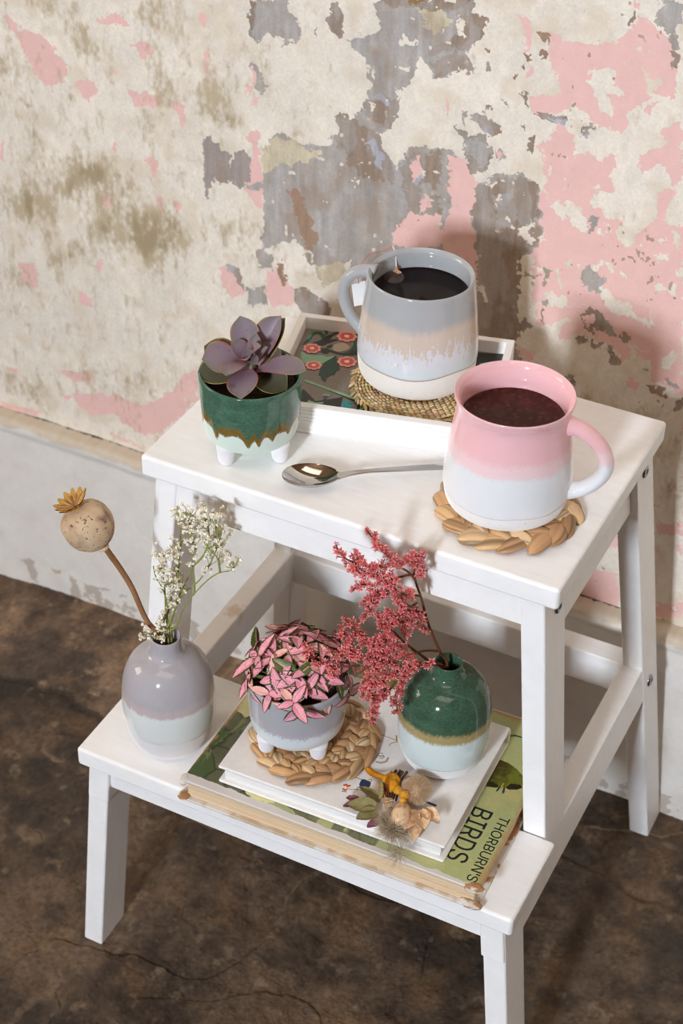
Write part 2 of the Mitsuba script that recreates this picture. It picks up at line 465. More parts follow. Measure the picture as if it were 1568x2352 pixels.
def wall_warp(x, z):
    wx = (fbm(x * 130, z * 130, 3.0) - 0.5) * 0.009 + (fbm(x * 420, z * 420, 9.0) - 0.5) * 0.005
    wz = (fbm(x * 130, z * 130, 21.0) - 0.5) * 0.009 + (fbm(x * 420, z * 420, 33.0) - 0.5) * 0.005
    return x + wx, z + wz


def wall_color(p, n, uv):
    x, z = p.x, p.z
    a, b = wall_warp(x, z)
    at = wall_cell(a, b)
    k = dr.gather(mi.Float, WALL_LAYER, at)
    kk = mi.UInt32(k + 0.5)
    col = mi.Color3f(*(dr.gather(mi.Float, PAL[i], kk) for i in range(3)))
    cream, pink = k < 0.5, (k > 2.5) & (k < 3.5)
    n1, n2, n3 = fbm(x * 28, z * 20, 5.0), fbm(x * 150, z * 90, 7.0), fbm(x * 620, z * 620, 2.0, octaves=2)
    streak = fbm(x * 240, z * 26, 4.0)
    tone = 1 + (n1 - 0.5) * 0.16 + (n2 - 0.5) * 0.16 + (n3 - 0.5) * 0.16
    tone = dr.select(pink, 1 + (n2 - 0.5) * 0.08 + (n3 - 0.5) * 0.06, tone)
    other = ~(cream | pink)
    tone = dr.select(other, tone * (1 + (streak - 0.5) * 0.35), tone)
    col = col * tone
    bg = mix(PALETTE[1], PALETTE[2], smoothstep(0.44, 0.58, fbm(x * 75, z * 38, 46.0)))
    col = mix(col, bg * tone, dr.select((k > 0.5) & (k < 1.5), 0.3, dr.select((k > 1.5) & (k < 2.5), 0.5, 0)))
    # brown rubbed grain in the grey paint, yellowed wash in the cream
    col = mix(col, mi.Color3f(*lin(150, 128, 108)), dr.select(other, smoothstep(0.54, 0.78, fbm(x * 60, z * 34, 40.0)) * 0.45, 0))
    col = mix(col, mi.Color3f(*lin(206, 190, 164)), dr.select(cream, smoothstep(0.5, 0.8, fbm(x * 44, z * 44, 60.0)) * 0.45, 0))
    # little chips: dark specks where pink and cream flaked off
    chip = smoothstep(0.765, 0.80, fbm(x * 190, z * 150, 80.0)) * smoothstep(0.45, 0.6, fbm(x * 22, z * 22, 84.0)) * smoothstep(-0.12, 0.02, x)
    col = mix(col, mi.Color3f(*lin(150, 130, 112)), chip * dr.select(other, 0.2, 0.75))
    fleck = smoothstep(0.765, 0.80, fbm(x * 150, z * 150, 120.0)) * smoothstep(0.4, 0.6, fbm(x * 25, z * 25, 124.0)) * dr.select(pink | other, 1.0, 0.0)
    col = mix(col, mi.Color3f(*lin(226, 217, 203)), fleck * 0.9)
    # olive brown stains with a mottled, scrubbed outline
    s = dr.gather(mi.Float, WALL_STAIN, wall_cell(x, z))
    grain = 0.42 * fbm(x * 95, z * 60, 14.0) + 0.33 * fbm(x * 330, z * 210, 15.0) + 0.25 * fbm(x * 190, z * 26, 16.0)
    left = smoothstep(-0.10, -0.26, x + (fbm(x * 12, z * 12, 70.0) - 0.5) * 0.16)
    m = smoothstep(0.22, 0.80, s * 0.56 + (grain - 0.5) * 1.7 + 0.20 * left)
    m = m * dr.select(cream | pink, 1.0, 0.35)
    col = mix(col, mi.Color3f(*lin(178, 162, 132)), m * 0.85)
    m2 = smoothstep(0.58, 0.95, s * 0.7 + (0.6 * fbm(x * 60, z * 36, 18.0) + 0.4 * grain - 0.5) * 1.5)
    return mix(col, mi.Color3f(*lin(146, 128, 96)), m2 * 0.65 * dr.select(cream | pink, 1.0, 0.2))


def wall_height(p, n, uv):
    x, z = p.x, p.z
    a, b = wall_warp(x, z)
    k = dr.gather(mi.Float, WALL_LAYER, wall_cell(a, b))
    base = dr.select(k < 0.5, 1.0, dr.select((k > 2.5) & (k < 3.5), 0.55, 0.2))
    return base * 0.35 + fbm(x * 70, z * 70, 2.0) * 1.2 + fbm(x * 500, z * 500, 6.0) * 0.25


bumped('old_plaster', mikit.proc(wall_color), mikit.proc(wall_height, eps=0.0008), 0.0012, rough=0.85, spec=0.15)


def sheet(fn, u0, u1, v0, v1, nu, nv):
    u, v = np.meshgrid(np.linspace(u0, u1, nu), np.linspace(v0, v1, nv), indexing='ij')
    return trimesh.Trimesh(fn(u, v).reshape(-1, 3), grid_faces(nu, nv), process=False)


def old_wall(u, v):
    q = np.stack([u, u * 0, v], -1)
    w = (meshkit.fbm(q * 9, 3, seed=4) - 0.5) * 0.004 + (meshkit.fbm(q * 50, 2, seed=9) - 0.5) * 0.0008
    return np.stack([u, WALL_Y + np.abs(w) * 0.8, v], -1)


put('wall_back', sheet(old_wall, -2.3, 2.3, 0.21, 2.5, 560, 280), 'old_plaster', True, label='old plaster wall with layers of flaking cream, grey and pink paint', kind='structure')


# skirting: rough white limewashed plinth with a worn bead and a dark crack above it
def skirt_color(p, n, uv):
    x, z = p.x, p.z
    n1, n2 = fbm(x * 40, z * 40, 3.0), fbm(x * 260, z * 200, 8.0)
    base = mix(lin(222, 219, 213), lin(205, 196, 184), smoothstep(0.45, 0.8, 0.6 * n1 + 0.4 * n2) * 0.5)
    edge = z + (fbm(x * 50, 1.0, 2.0) - 0.5) * 0.012
    ledge = smoothstep(0.214, 0.2195, z + (fbm(x * 50, 1.0, 2.0) - 0.5) * 0.008)
    base = mix(base, mix(lin(206, 194, 176), lin(184, 166, 140), n2), ledge * 0.8)
    crack = smoothstep(0.3262, 0.3285, p.y + (n2 - 0.5) * 0.006) * smoothstep(0.34, 0.5, fbm(x * 22, 5.0, 1.0))
    base = mix(base, lin(62, 58, 58), crack * smoothstep(0.2, 0.21, z))
    splash = smoothstep(0.56, 0.62, fbm(x * 90, z * 90, 12.0)) * dr.select(z < 0.02 + 0.02 * fbm(x * 30, 4.0, 9.0), 1.0, 0.0)
    return mix(base, lin(140, 116, 92), splash * 0.5) * (0.95 + 0.1 * n2)


bumped('limewash', mikit.proc(skirt_color), mikit.proc(lambda p, n, uv: fbm(p.x * 60, p.z * 60, 2.0) + 0.3 * fbm(p.x * 400, p.z * 400, 5.0)), 0.0012, rough=0.8, spec=0.15)
_sk = resample([(0.3122, -0.01), (0.3122, 0.204), (0.3108, 0.2075), (0.3085, 0.2105), (0.3078, 0.2150), (0.3088, 0.2195), (0.3115, 0.2222), (0.3150, 0.2232), (0.3250, 0.2230), (0.3320, 0.2226)], 0.003)
_u = np.linspace(-2.3, 2.3, 700)
_q = np.stack([np.repeat(_u[:, None], len(_sk), 1), np.repeat(_sk[None, :, 0], len(_u), 0), np.repeat(_sk[None, :, 1], len(_u), 0)], -1)
_w = meshkit.fbm(_q * [7, 7, 7], 3, seed=2) - 0.5
_q[..., 1] += _w * 0.002 + (meshkit.fbm(_q * 45, 2, seed=5) - 0.5) * 0.0014
_q[..., 2] += np.clip((_q[..., 2] - 0.19) / 0.02, 0, 1) * (meshkit.fbm(_q[..., :1] * [18, 0, 0], 2, seed=12) - 0.5) * 0.003
put('baseboard_back', trimesh.Trimesh(_q.reshape(-1, 3), grid_faces(len(_u), len(_sk)), process=False), 'limewash', 40, label='rough white limewashed plinth with a worn bead under the flaking wall', kind='structure')

# ------------------------------------------------------------------ stone floor: worn flagstones with a dirt joint


def joint_x(y):
    return -0.004 + 0.03 * (meshkit.noise(np.stack([y * 9, y * 0, y * 0], -1), 3) - 0.5) + 0.012 * (meshkit.noise(np.stack([y * 40, y * 0, y * 0], -1), 5) - 0.5)


def joint_y(x, at, s):
    return at + 0.04 * (meshkit.noise(np.stack([x * 7, x * 0, x * 0], -1), s) - 0.5) + 0.012 * (meshkit.noise(np.stack([x * 45, x * 0, x * 0], -1), s + 1) - 0.5)


def floor_height(x, y):
    q = np.stack([x, y, x * 0], -1)
    h = (meshkit.fbm(q * 6, 4, seed=1) - 0.5) * 0.006 + (meshkit.fbm(q * 38, 4, seed=7) - 0.5) * 0.0035
    # cleft steps of split stone
    t = meshkit.fbm(q * 7 + 3, 4, seed=15)
    for level in (0.38, 0.47, 0.56, 0.64):
        h += 0.0009 * np.clip((t - level) / 0.006, 0, 1)
    return h - 0.0012


_nx, _ny = 430, 260
_x, _y = np.meshgrid(np.linspace(-0.95, 0.62, _nx), np.linspace(-0.42, 0.33, _ny), indexing='ij')
_jd = 0.105 + 0.05 * (meshkit.noise(np.stack([_y * 8, _y * 0, _y * 0], -1), 51) - 0.5) + 0.016 * (meshkit.noise(np.stack([_y * 50, _x * 20, _y * 0], -1), 52) - 0.5)
_jx = np.minimum(np.abs(_x - joint_x(_y)), np.abs(_x - _jd))
_right = _x > joint_x(_y)
_fy = np.where(_right, joint_y(_x, 0.21, 31), joint_y(_x, 0.165, 41))
_jy = np.abs(_y - _fy)
_j = np.minimum(_jx, _jy)
_h = floor_height(_x, _y)
_h -= 0.004 * np.clip(1 - _j / 0.008, 0, 1)
_v = np.stack([_x, _y, _h], -1).reshape(-1, 3)
_f = grid_faces(_nx, _ny)
_cen = lambda a: a.reshape(-1)[_f].mean(1)
_id = np.where(_cen(_j) < 0.004, 0, 1 + _cen(_right.astype(float)).round().astype(int) + 2 * (_cen((_y > _fy).astype(float)) > 0.5))
_id = np.where((_id > 0) & (_cen((_x > _jd).astype(float)) > 0.5), 5 + (_cen((_y > _fy).astype(float)) > 0.5), _id)


def stone(tone):
    """Mottled brown stone; tone: brightness factor, raised for the slab that catches more light."""
    def f(p, n, uv):
        x, y = p.x, p.y
        n1, n2, n3 = fbm(x * 9, y * 9, 1.0, octaves=4), fbm(x * 48, y * 42, 5.0, octaves=4), fbm(x * 300, y * 260, 9.0, octaves=3)
        col = mix(lin(60, 48, 39), lin(112, 92, 74), smoothstep(0.3, 0.72, 0.55 * n1 + 0.45 * n2))
        col = mix(col, lin(122, 94, 66), smoothstep(0.52, 0.74, fbm(x * 22 + 7, y * 20, 12.0, octaves=4)) * 0.45)
        col = mix(col, lin(46, 41, 38), smoothstep(0.52, 0.7, fbm(x * 15, y * 18 + 4, 22.0, octaves=4)) * 0.6)
        col = mix(col, lin(150, 128, 104), smoothstep(0.66, 0.82, fbm(x * 70, y * 62, 31.0, octaves=4)) * 0.4)
        col = col * (0.6 + 0.8 * n3)
        # broken edges of the stone's layers: a pale chipped line along each
        lay = fbm(x * 5 + 2, y * 4.4, 55.0, octaves=3)
        for level in (0.42, 0.56):
            line = smoothstep(0.009, 0.001, dr.abs(lay + (n2 - 0.5) * 0.05 - level)) * smoothstep(0.5, 0.66, fbm(x * 14, y * 14, 60.0 + 9 * level))
            col = mix(col, lin(150, 126, 102), line * 0.4)
        return col * tone
    return f


STONE_BUMP = mikit.proc(lambda p, n, uv: fbm(p.x * 90, p.y * 90, 3.0, octaves=4) + 0.5 * sum(smoothstep(v - 0.004, v + 0.004, fbm(p.x * 5 + 2, p.y * 4.4, 55.0, octaves=3) + (fbm(p.x * 48, p.y * 42, 5.0, octaves=4) - 0.5) * 0.05) for v in (0.42, 0.56)) + 0.35 * fbm(p.x * 500, p.y * 500, 8.0))
bumped('lit_flagstone', mikit.proc(stone(1.5)), STONE_BUMP, 0.0035, rough=0.62, spec=0.3)  # same stone made brighter: light on the back left slab put into its colour
bumped('flagstone', mikit.proc(stone(0.74)), STONE_BUMP, 0.0035, rough=0.62, spec=0.35)
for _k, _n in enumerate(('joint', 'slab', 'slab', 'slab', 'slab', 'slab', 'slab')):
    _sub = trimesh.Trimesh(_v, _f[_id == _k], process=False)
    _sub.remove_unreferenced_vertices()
    put('floor__' + _n, _sub, 'lit_flagstone' if _k == 3 else 'flagstone', True)
put('floor', sheet(lambda u, v: np.stack([u, v, u * 0 - 0.012], -1), -2.3, 2.3, -2.98, 0.34, 12, 12), 'flagstone', False, label='floor of dark brown worn flagstones', kind='structure')

# the rest of the room, outside the picture
bsdf('room_plaster', lin(140, 108, 78), 0.9, 0.1)
bsdf('window_paint', lin(220, 218, 212), 0.5)


def wall_with_hole(axis, at, a0, a1, z0, z1, hole):
    """A plain wall (x or y fixed) with one opening (a, z, width, height)."""
    b0, b1, c0, c1 = hole[0] - hole[2] / 2, hole[0] + hole[2] / 2, hole[1] - hole[3] / 2, hole[1] + hole[3] / 2
    parts = []
    for (s0, s1, t0, t1) in ((a0, b0, z0, z1), (b1, a1, z0, z1), (b0, b1, z0, c0), (b0, b1, c1, z1)):
        lo, hi = (s0, s1), (t0, t1)
        parts.append(trimesh.creation.box(bounds=[[lo[0], at - 0.04, hi[0]], [lo[1], at + 0.04, hi[1]]] if axis == 'y' else [[at - 0.04, lo[0], hi[0]], [at + 0.04, lo[1], hi[1]]]))
    return cat(parts)


def window(n, axis, at, c, zc, w, h, radiance, nx, nz, into, label):
    """Frame, glazing bars and bright panes of one window; into: +1 or -1, the side of the room."""
    k = thing(f'window_{n}', label, None)
    labels[k]['kind'] = 'structure'

    def slab(a0, a1, z0, z1, d0, d1):
        lo, hi = min(at + into * d0, at + into * d1), max(at + into * d0, at + into * d1)
        return trimesh.creation.box(bounds=[[a0, lo, z0], [a1, hi, z1]] if axis == 'y' else [[lo, a0, z0], [hi, a1, z1]])
    t = 0.02
    put(f'{k}__frame', cat([slab(c - w / 2 - 0.04, c - w / 2, zc - h / 2 - 0.04, zc + h / 2 + 0.04, -0.04, 0.05), slab(c + w / 2, c + w / 2 + 0.04, zc - h / 2 - 0.04, zc + h / 2 + 0.04, -0.04, 0.05),
                            slab(c - w / 2, c + w / 2, zc - h / 2 - 0.04, zc - h / 2, -0.04, 0.05), slab(c - w / 2, c + w / 2, zc + h / 2, zc + h / 2 + 0.04, -0.04, 0.05)]), 'window_paint', False)
    for i in range(1, nx):
        put(f'{k}__glazing_bar', slab(c - w / 2 + w * i / nx - t / 2, c - w / 2 + w * i / nx + t / 2, zc - h / 2, zc + h / 2, 0.0, 0.03), 'window_paint', False)
    for i in range(1, nz):
        put(f'{k}__glazing_bar', slab(c - w / 2, c + w / 2, zc - h / 2 + h * i / nz - t / 2, zc - h / 2 + h * i / nz + t / 2, 0.0, 0.03), 'window_paint', False)
    a, z = (c - w / 2, c + w / 2), (zc - h / 2, zc + h / 2)
    v = [(a[0], at, z[0]), (a[1], at, z[0]), (a[1], at, z[1]), (a[0], at, z[1])] if axis == 'y' else [(at, a[0], z[0]), (at, a[1], z[0]), (at, a[1], z[1]), (at, a[0], z[1])]
    m = trimesh.Trimesh(v, [(0, 1, 2), (0, 2, 3)], process=False)
    want = into * (np.array([0, 1, 0]) if axis == 'y' else np.array([1, 0, 0]))
    if m.face_normals[0] @ want < 0:
        m.invert()
    d = mikit.ply(m, 'window_paint', False)
    put(f'{k}__pane', {**d, 'emitter': {'type': 'area', 'radiance': rgb(radiance)}}, None)


kx, ky, kz, kw, kh = KEY_WINDOW
put('wall_rear', wall_with_hole('y', -2.98, -2.3, 2.3, 0, 2.5, (kx, kz, kw + 0.06, kh + 0.06)), 'room_plaster', False, label='plain wall of the room behind the camera', kind='structure')
window(1, 'y', ky, kx, kz, kw, kh, KEY_RADIANCE, 2, 3, 1, 'tall narrow bright window in the wall behind the camera')
put('wall_left', wall_with_hole('x', -2.3, -2.98, 0.35, 0, 2.5, (-0.8, 1.4, 0.86, 1.06)), 'room_plaster', False, label='plain wall at the left of the room', kind='structure')
window(2, 'x', -2.28, -0.8, 1.4, 0.8, 1.0, SIDE_RADIANCE, 2, 3, 1, 'taller window in the left wall of the room')
put('wall_right', trimesh.creation.box(bounds=[[2.26, -2.98, 0], [2.34, 0.35, 2.5]]), 'room_plaster', False, label='plain wall at the right of the room', kind='structure')
RX0, RX1, RY0, RY1 = -0.6, 0.9, -1.20, -0.25
put('ceiling', cat([trimesh.creation.box(bounds=b) for b in ([[-2.3, -2.98, 2.46], [RX0, 0.35, 2.54]], [[RX1, -2.98, 2.46], [2.3, 0.35, 2.54]], [[RX0, -2.98, 2.46], [RX1, RY0, 2.54]], [[RX0, RY1, 2.46], [RX1, 0.35, 2.54]])]), 'room_plaster', False, label='plain ceiling of the room', kind='structure')
k_ = tag('window_3', 'added soft fill panel in the ceiling of the room', kind='structure')  # unseen glowing ceiling panel, added to raise the fill from above
put('window_3__frame', cat([trimesh.creation.box(bounds=b) for b in ([[RX0 - 0.02, RY0 - 0.02, 2.44], [RX1 + 0.02, RY0 + 0.03, 2.56]], [[RX0 - 0.02, RY1 - 0.03, 2.44], [RX1 + 0.02, RY1 + 0.02, 2.56]], [[RX0 - 0.02, RY0, 2.44], [RX0 + 0.03, RY1, 2.56]], [[RX1 - 0.03, RY0, 2.44], [RX1 + 0.02, RY1, 2.56]])]), 'window_paint', False)
_d = mikit.ply(trimesh.Trimesh([(RX0, RY0, 2.53), (RX0, RY1, 2.53), (RX1, RY1, 2.53), (RX1, RY0, 2.53)], [(0, 1, 2), (0, 2, 3)], process=False), 'window_paint', False)
put('window_3__pane', {**_d, 'emitter': {'type': 'area', 'radiance': rgb(FILL_PANEL_RADIANCE)}}, None)

# ================================================================== THE STEP STOOL
def paint_color(p, n, uv):
    g = fbm(p.x * 60, p.y * 300, p.z * 60)
    c = mix(lin(241, 241, 242), lin(234, 233, 231), g)
    s = smoothstep(0.0105, 0.004, dr.sqrt(dr.square(p.x + 0.170) + dr.square((p.y - 0.140) * 0.8)) + (noise(p.x * 400, p.y * 400) - 0.5) * 0.006)
    return mix(c, lin(196, 166, 122), s * 0.55 * smoothstep(0.22, 0.235, p.z) * smoothstep(0.26, 0.25, p.z))


bumped('white_paint', mikit.proc(paint_color), mikit.proc(lambda p, n, uv: fbm(p.x * 40, p.y * 260, p.z * 40) + 0.3 * fbm(p.x * 300, p.y * 300, p.z * 300)), 0.00006, rough=0.4, spec=0.45)
bsdf('bolt_steel', lin(150, 152, 156), 0.25, metallic=1.0)
bsdf('bolt_socket', lin(24, 24, 26), 0.5)
X0, SPLAY = 0.2073, 0.1009


def leg_x(z):
    return X0 - SPLAY * z


def splayed(side, yf, yb, z0, z1, t=0.0188, r=0.0016, inset=0.0):
    """A bar between heights z0 and z1 whose outer face lies in the splayed side of the stool; yf, yb: front and back at a height."""
    c = []
    for z in (z0, z1):
        zz = z + r if z == z0 else z - r
        for y in (yf(zz) + r, yb(zz) - r):
            for x in (leg_x(zz) - inset - r, leg_x(zz) - inset - t + r):
                c.append((side * x, y, zz))
    return hullbox(c, r)


stool = thing('step_stool', 'white painted wooden two-step stool standing against the flaking wall', 'step stool')
put(stool + '__top_board', rbox(-0.1693, 0.1693, 0.0, 0.2355, 0.481, 0.5, 0.003, 14), 'white_paint', 30)
_step = sg.Polygon([(-0.1908, -0.085), (0.1908, -0.085), (0.1908, 0.0026), (0.1605, 0.0026), (0.1605, 0.0438), (-0.1605, 0.0438), (-0.1605, 0.0026), (-0.1908, 0.0026)])
_sm = [moved(trimesh.creation.extrude_polygon(_step.buffer(-b).buffer(0.0015), h, engine='earcut'), trimesh.transformations.translation_matrix([0, 0, z])) for b, h, z in ((0.0015, 0.0145, 0.2378), (0.0022, 0.0167, 0.2367), (0.0031, 0.0185, 0.2358))]
put(stool + '__step_board', cat([rbox(-0.1908, 0.1908, -0.085, 0.0026, 0.2358, 0.2543, 0.003, 14), rbox(-0.1605, 0.1605, -0.03, 0.0438, 0.2358, 0.2543, 0.002, 12)]), 'white_paint', 30)
for side in (-1, 1):
    put(stool + '__leg', splayed(side, lambda z: -0.079, lambda z: -0.0415, 0.0, 0.2358), 'white_paint', 30)
for side in (-1, 1):
    put(stool + '__upright', splayed(side, lambda z: 0.0036, lambda z: 0.0448, 0.2375, 0.481), 'white_paint', 30)
for side in (-1, 1):
    put(stool + '__rear_leg', splayed(side, lambda z: 0.2752 - 0.158 * z, lambda z: 0.3122 - 0.152 * z, 0.0, 0.481), 'white_paint', 30)
for side in (-1, 1):
    c = []
    for z, yf in ((0.1985, 0.0), (0.2365, 0.0)):
        for y in (-0.079, 0.2752 - 0.158 * z + 0.004):
            for x in (leg_x(z), leg_x(z) - 0.0205):
                c.append((side * (x - (0.0006 if x == leg_x(z) else -0.0006)), y, z))
    put(stool + '__side_rail', hullbox([(p[0] - side * (0.0016 if k % 2 == 0 else -0.0016), p[1], p[2]) for k, p in enumerate(c)], 0.0016), 'white_paint', 30)
for side in (-1, 1):
    put(stool + '__side_apron', splayed(side, lambda z: 0.0448, lambda z: 0.2752 - 0.158 * z, 0.4235, 0.481, t=0.017, inset=0.006), 'white_paint', 30)
put(stool + '__front_apron', rbox(-0.1452, 0.1452, 0.0048, 0.024, 0.4545, 0.481, 0.0012), 'white_paint', 30)
put(stool + '__step_apron', rbox(-0.1655, 0.1655, -0.0772, -0.058, 0.214, 0.2358, 0.0012), 'white_paint', 30)
put(stool + '__cross_bar', rbox(-0.1665, 0.1665, 0.2448, 0.2665, 0.1965, 0.2315, 0.0015), 'white_paint', 30)
for side, y, z in ((1, 0.0286, 0.4617), (1, 0.2215, 0.4571), (1, 0.2585, 0.2116), (-1, 0.0286, 0.4617), (-1, 0.2215, 0.4571), (-1, 0.2585, 0.2116)):
    nrm = np.array([side, 0, SPLAY]); nrm /= np.linalg.norm(nrm)
    m = frame_matrix((side * leg_x(z), y, z), (0, 1, 0), nrm)
    b = put(stool + '__bolt', moved(lathe(0, 0, smooth_profile([(0.0001, 0.0012), (0.0024, 0.0012), (0.0026, 0.0022), (0.0045, 0.0020), (0.0056, 0.0008), (0.0058, -0.001)], 24), 20)[0], m), 'bolt_steel', True)
    put(b + '__socket', moved(trimesh.creation.cylinder(0.0025, 0.0004, sections=6), m @ trimesh.transformations.translation_matrix([0, 0, 0.0015])), 'bolt_socket', False)
# ================================================================== CERAMICS
def wave(seed, base, amp, drips=0, damp=0.0):
    """The wavy lower edge of a glaze as a height over the angle."""
    g = random.Random(seed)
    w = [(k, g.uniform(0.3, 1) / k ** 0.5, g.uniform(0, 6.28)) for k in range(2, 9)]
    d = [(g.uniform(0, 2 * PI), g.uniform(0.5, 1.0), g.uniform(0.10, 0.17)) for _ in range(drips)]

    def f(th):
        th = np.asarray(th, float)
        s = sum(a * np.sin(k * th + p) for k, a, p in w) / 3
        for c, h, wd in d:
            s = s - damp / max(amp, 1e-9) * h * np.exp(-(((th - c + PI) % (2 * PI) - PI) / wd) ** 2)
        return base + amp * s
    return f


def glaze(key, bisque, low, band, top, d1, d2, d3, edge=None, edge_w=0.0006, streak=(90, 0.004), fine=(900, 0.002), speck=0.3, mottled=None, crackle=0.0, rim=None):
    """Reactive glaze: bare clay below its lower edge, then a pale glaze, a band and the coloured glaze, run into one another in streaks."""
    lo, bi, ba, to = (mi.Color3f(*lin(*c)) for c in (low, bisque, band, top))
    ed = mi.Color3f(*lin(*(edge or bisque)))

    def f(p, n, uv):
        a, d = uv.x * 2 * PI, uv.y
        s = fbm(a * streak[0] / 6.28 * 3, d * 90, 1.0)
        q = fbm(a * fine[0] / 6.28, d * fine[0] * 4.5, 3.0, octaves=2)
        dd = d + (s - 0.5) * streak[1] * 2 + (q - 0.5) * fine[1] * 2
        c = mix(lo, ba, smoothstep(d1 - (d2 - d1) * 0.45, d1 + (d2 - d1) * 0.3, dd))
        if mottled is not None:
            t = 0.65 * fbm(a / 6.28 * 190, d * 170, 6.0) + 0.35 * fbm(a / 6.28 * 420, d * 600, 8.0)
            c = mix(lo, mi.Color3f(*lin(*mottled)), smoothstep(0.004, 0.014, d))
            c = mix(c, ba, smoothstep(-0.25, 0.25, (t - 0.5) * 5.0 - 1.45 + 2.6 * smoothstep(0.004, d2 + 0.002, d)))
        c = mix(c, to, smoothstep(d2, d3, dd))
        if crackle > 0:
            c = c * (1 + smoothstep(d1, d3, dd) * (crackle * (fbm(p.x * 900, p.y * 900, p.z * 900, octaves=2) - 0.5) + crackle * (fbm(p.x * 160, p.y * 160, p.z * 160) - 0.5)))
        c = mix(c, ed, smoothstep(edge_w * 2, edge_w * 0.4, dr.abs(d - edge_w * 0.6)) * 0.8)
        clay = bi * (0.97 + 0.06 * fbm(p.x * 700, p.y * 700, p.z * 700))
        spot = smoothstep(0.80, 0.86, noise(p.x * 1500, p.y * 1500, p.z * 1500) * 0.6 + 0.4 * noise(p.x * 700, p.y * 700, p.z * 700 + 9))
        clay = mix(clay, mi.Color3f(*lin(110, 98, 88)), spot * speck)
        return mix(clay, c, smoothstep(-0.0004, 0.0003, d))
    scene[key] = {'type': 'twosided', 'b': {'type': 'principled', 'base_color': mikit.proc(f), 'roughness': GLAZE_ROUGH, 'specular': 0.55}}


GLAZE_ROUGH = mikit.proc(lambda p, n, uv: dr.select(uv.y < 0, 0.75, 0.09))
glaze('glaze_grey_mug', (226, 222, 216), (200, 208, 212), (200, 184, 170), (166, 168, 170), 0.018, 0.036, 0.046, edge=(170, 144, 126), edge_w=0.0007, streak=(30, 0.0015), fine=(700, 0.003), mottled=(206, 206, 212))
glaze('glaze_pink_mug', (226, 226, 226), (222, 224, 227), (232, 202, 204), (230, 182, 186), 0.034, 0.040, 0.0475, edge=(216, 190, 188), edge_w=0.0004, streak=(24, 0.0012), fine=(420, 0.0042), speck=0.9)
glaze('glaze_grey_vase', (216, 214, 214), (212, 216, 214), (184, 170, 170), (168, 164, 168), 0.029, 0.0325, 0.040, edge=(200, 200, 192), streak=(40, 0.002), fine=(900, 0.0022), speck=0.25)
glaze('glaze_grey_planter', (214, 216, 218), (206, 214, 218), (170, 166, 172), (166, 166, 171), 0.0145, 0.0175, 0.024, edge=(186, 180, 166), streak=(60, 0.0012), fine=(420, 0.0042), speck=0.5)
glaze('glaze_green_vase', (224, 224, 224), (204, 218, 218), (160, 144, 98), (58, 86, 68), 0.030, 0.0355, 0.0405, edge=(150, 160, 150), edge_w=0.0004, streak=(60, 0.0016), fine=(500, 0.0016), speck=0.4, crackle=0.7)
glaze('glaze_green_planter', (206, 221, 212), (204, 222, 212), (116, 92, 38), (66, 100, 82), 0.0, 0.0045, 0.0105, edge=(108, 84, 30), edge_w=0.0001, streak=(150, 0.003), fine=(500, 0.0015), speck=0.1, crackle=0.65)


def tan_frame(th):
    return np.array([math.cos(th), math.sin(th), 0.0])


def mug(name, label, cx, cy, prof, split, drip, mat, hpts, haz, hrad, hlift=0.0):
    t = thing(name, label, 'mug')
    m, uv = lathe(cx, cy, prof, 160, 2.05, drip, split)
    put(t + '__body', m, mat, True, uv=uv)
    path = spline([(cx + r * math.cos(haz), cy + r * math.sin(haz), z) for r, z in hpts], 44)
    rad = np.interp(np.linspace(0, 1, 44), [0, 0.08, 0.3, 0.7, 0.92, 1], hrad)
    h = tube(path, rad, 18, 0.82)
    z = h.vertices[:, 2]
    huv = np.stack([np.arctan2(h.vertices[:, 1] - path[:, 1].mean(), h.vertices[:, 0] - path[:, 0].mean()) / (2 * PI), z - drip(np.array([haz]))[0] + hlift], 1)
    put(t + '__handle', h, mat, True, uv=huv)
    return t


# pink mug
pz0 = 0.5085
pink_prof_out = [(0.0002, 0), (0.036, 0.0002), (0.0412, 0.0012), (0.0442, 0.005), (0.0457, 0.012), (0.0462, 0.020), (0.0459, 0.030), (0.0445, 0.045), (0.0425, 0.060), (0.0406, 0.072), (0.0398, 0.080), (0.0404, 0.085), (0.0420, 0.0888), (0.0427, 0.0905), (0.0424, 0.0922), (0.0411, 0.0922)]
pink_prof_in = [(0.0398, 0.0905), (0.0378, 0.086), (0.0362, 0.081), (0.0362, 0.074), (0.0385, 0.060), (0.0405, 0.045), (0.0415, 0.03), (0.0405, 0.012), (0.036, 0.007), (0.0002, 0.006)]
po, pi_ = smooth_profile(pink_prof_out, 110), smooth_profile(pink_prof_in, 60)
pink_prof = np.vstack([po, pi_]) + [0, pz0]
mug('pink_mug', 'pink and white glazed mug of brown tea on the plaited coaster', 0.099, 0.0704, pink_prof, len(po), wave(3, 0.5225, 0.0022), 'glaze_pink_mug',
    [(0.0375, 0.5815), (0.0465, 0.5812), (0.0575, 0.5755), (0.0665, 0.5650), (0.0695, 0.5545), (0.0668, 0.5440), (0.0590, 0.5345), (0.0500, 0.5285), (0.0435, 0.5280)], math.radians(9), [0.0095, 0.0072, 0.0066, 0.0064, 0.0068, 0.0090], -0.002)
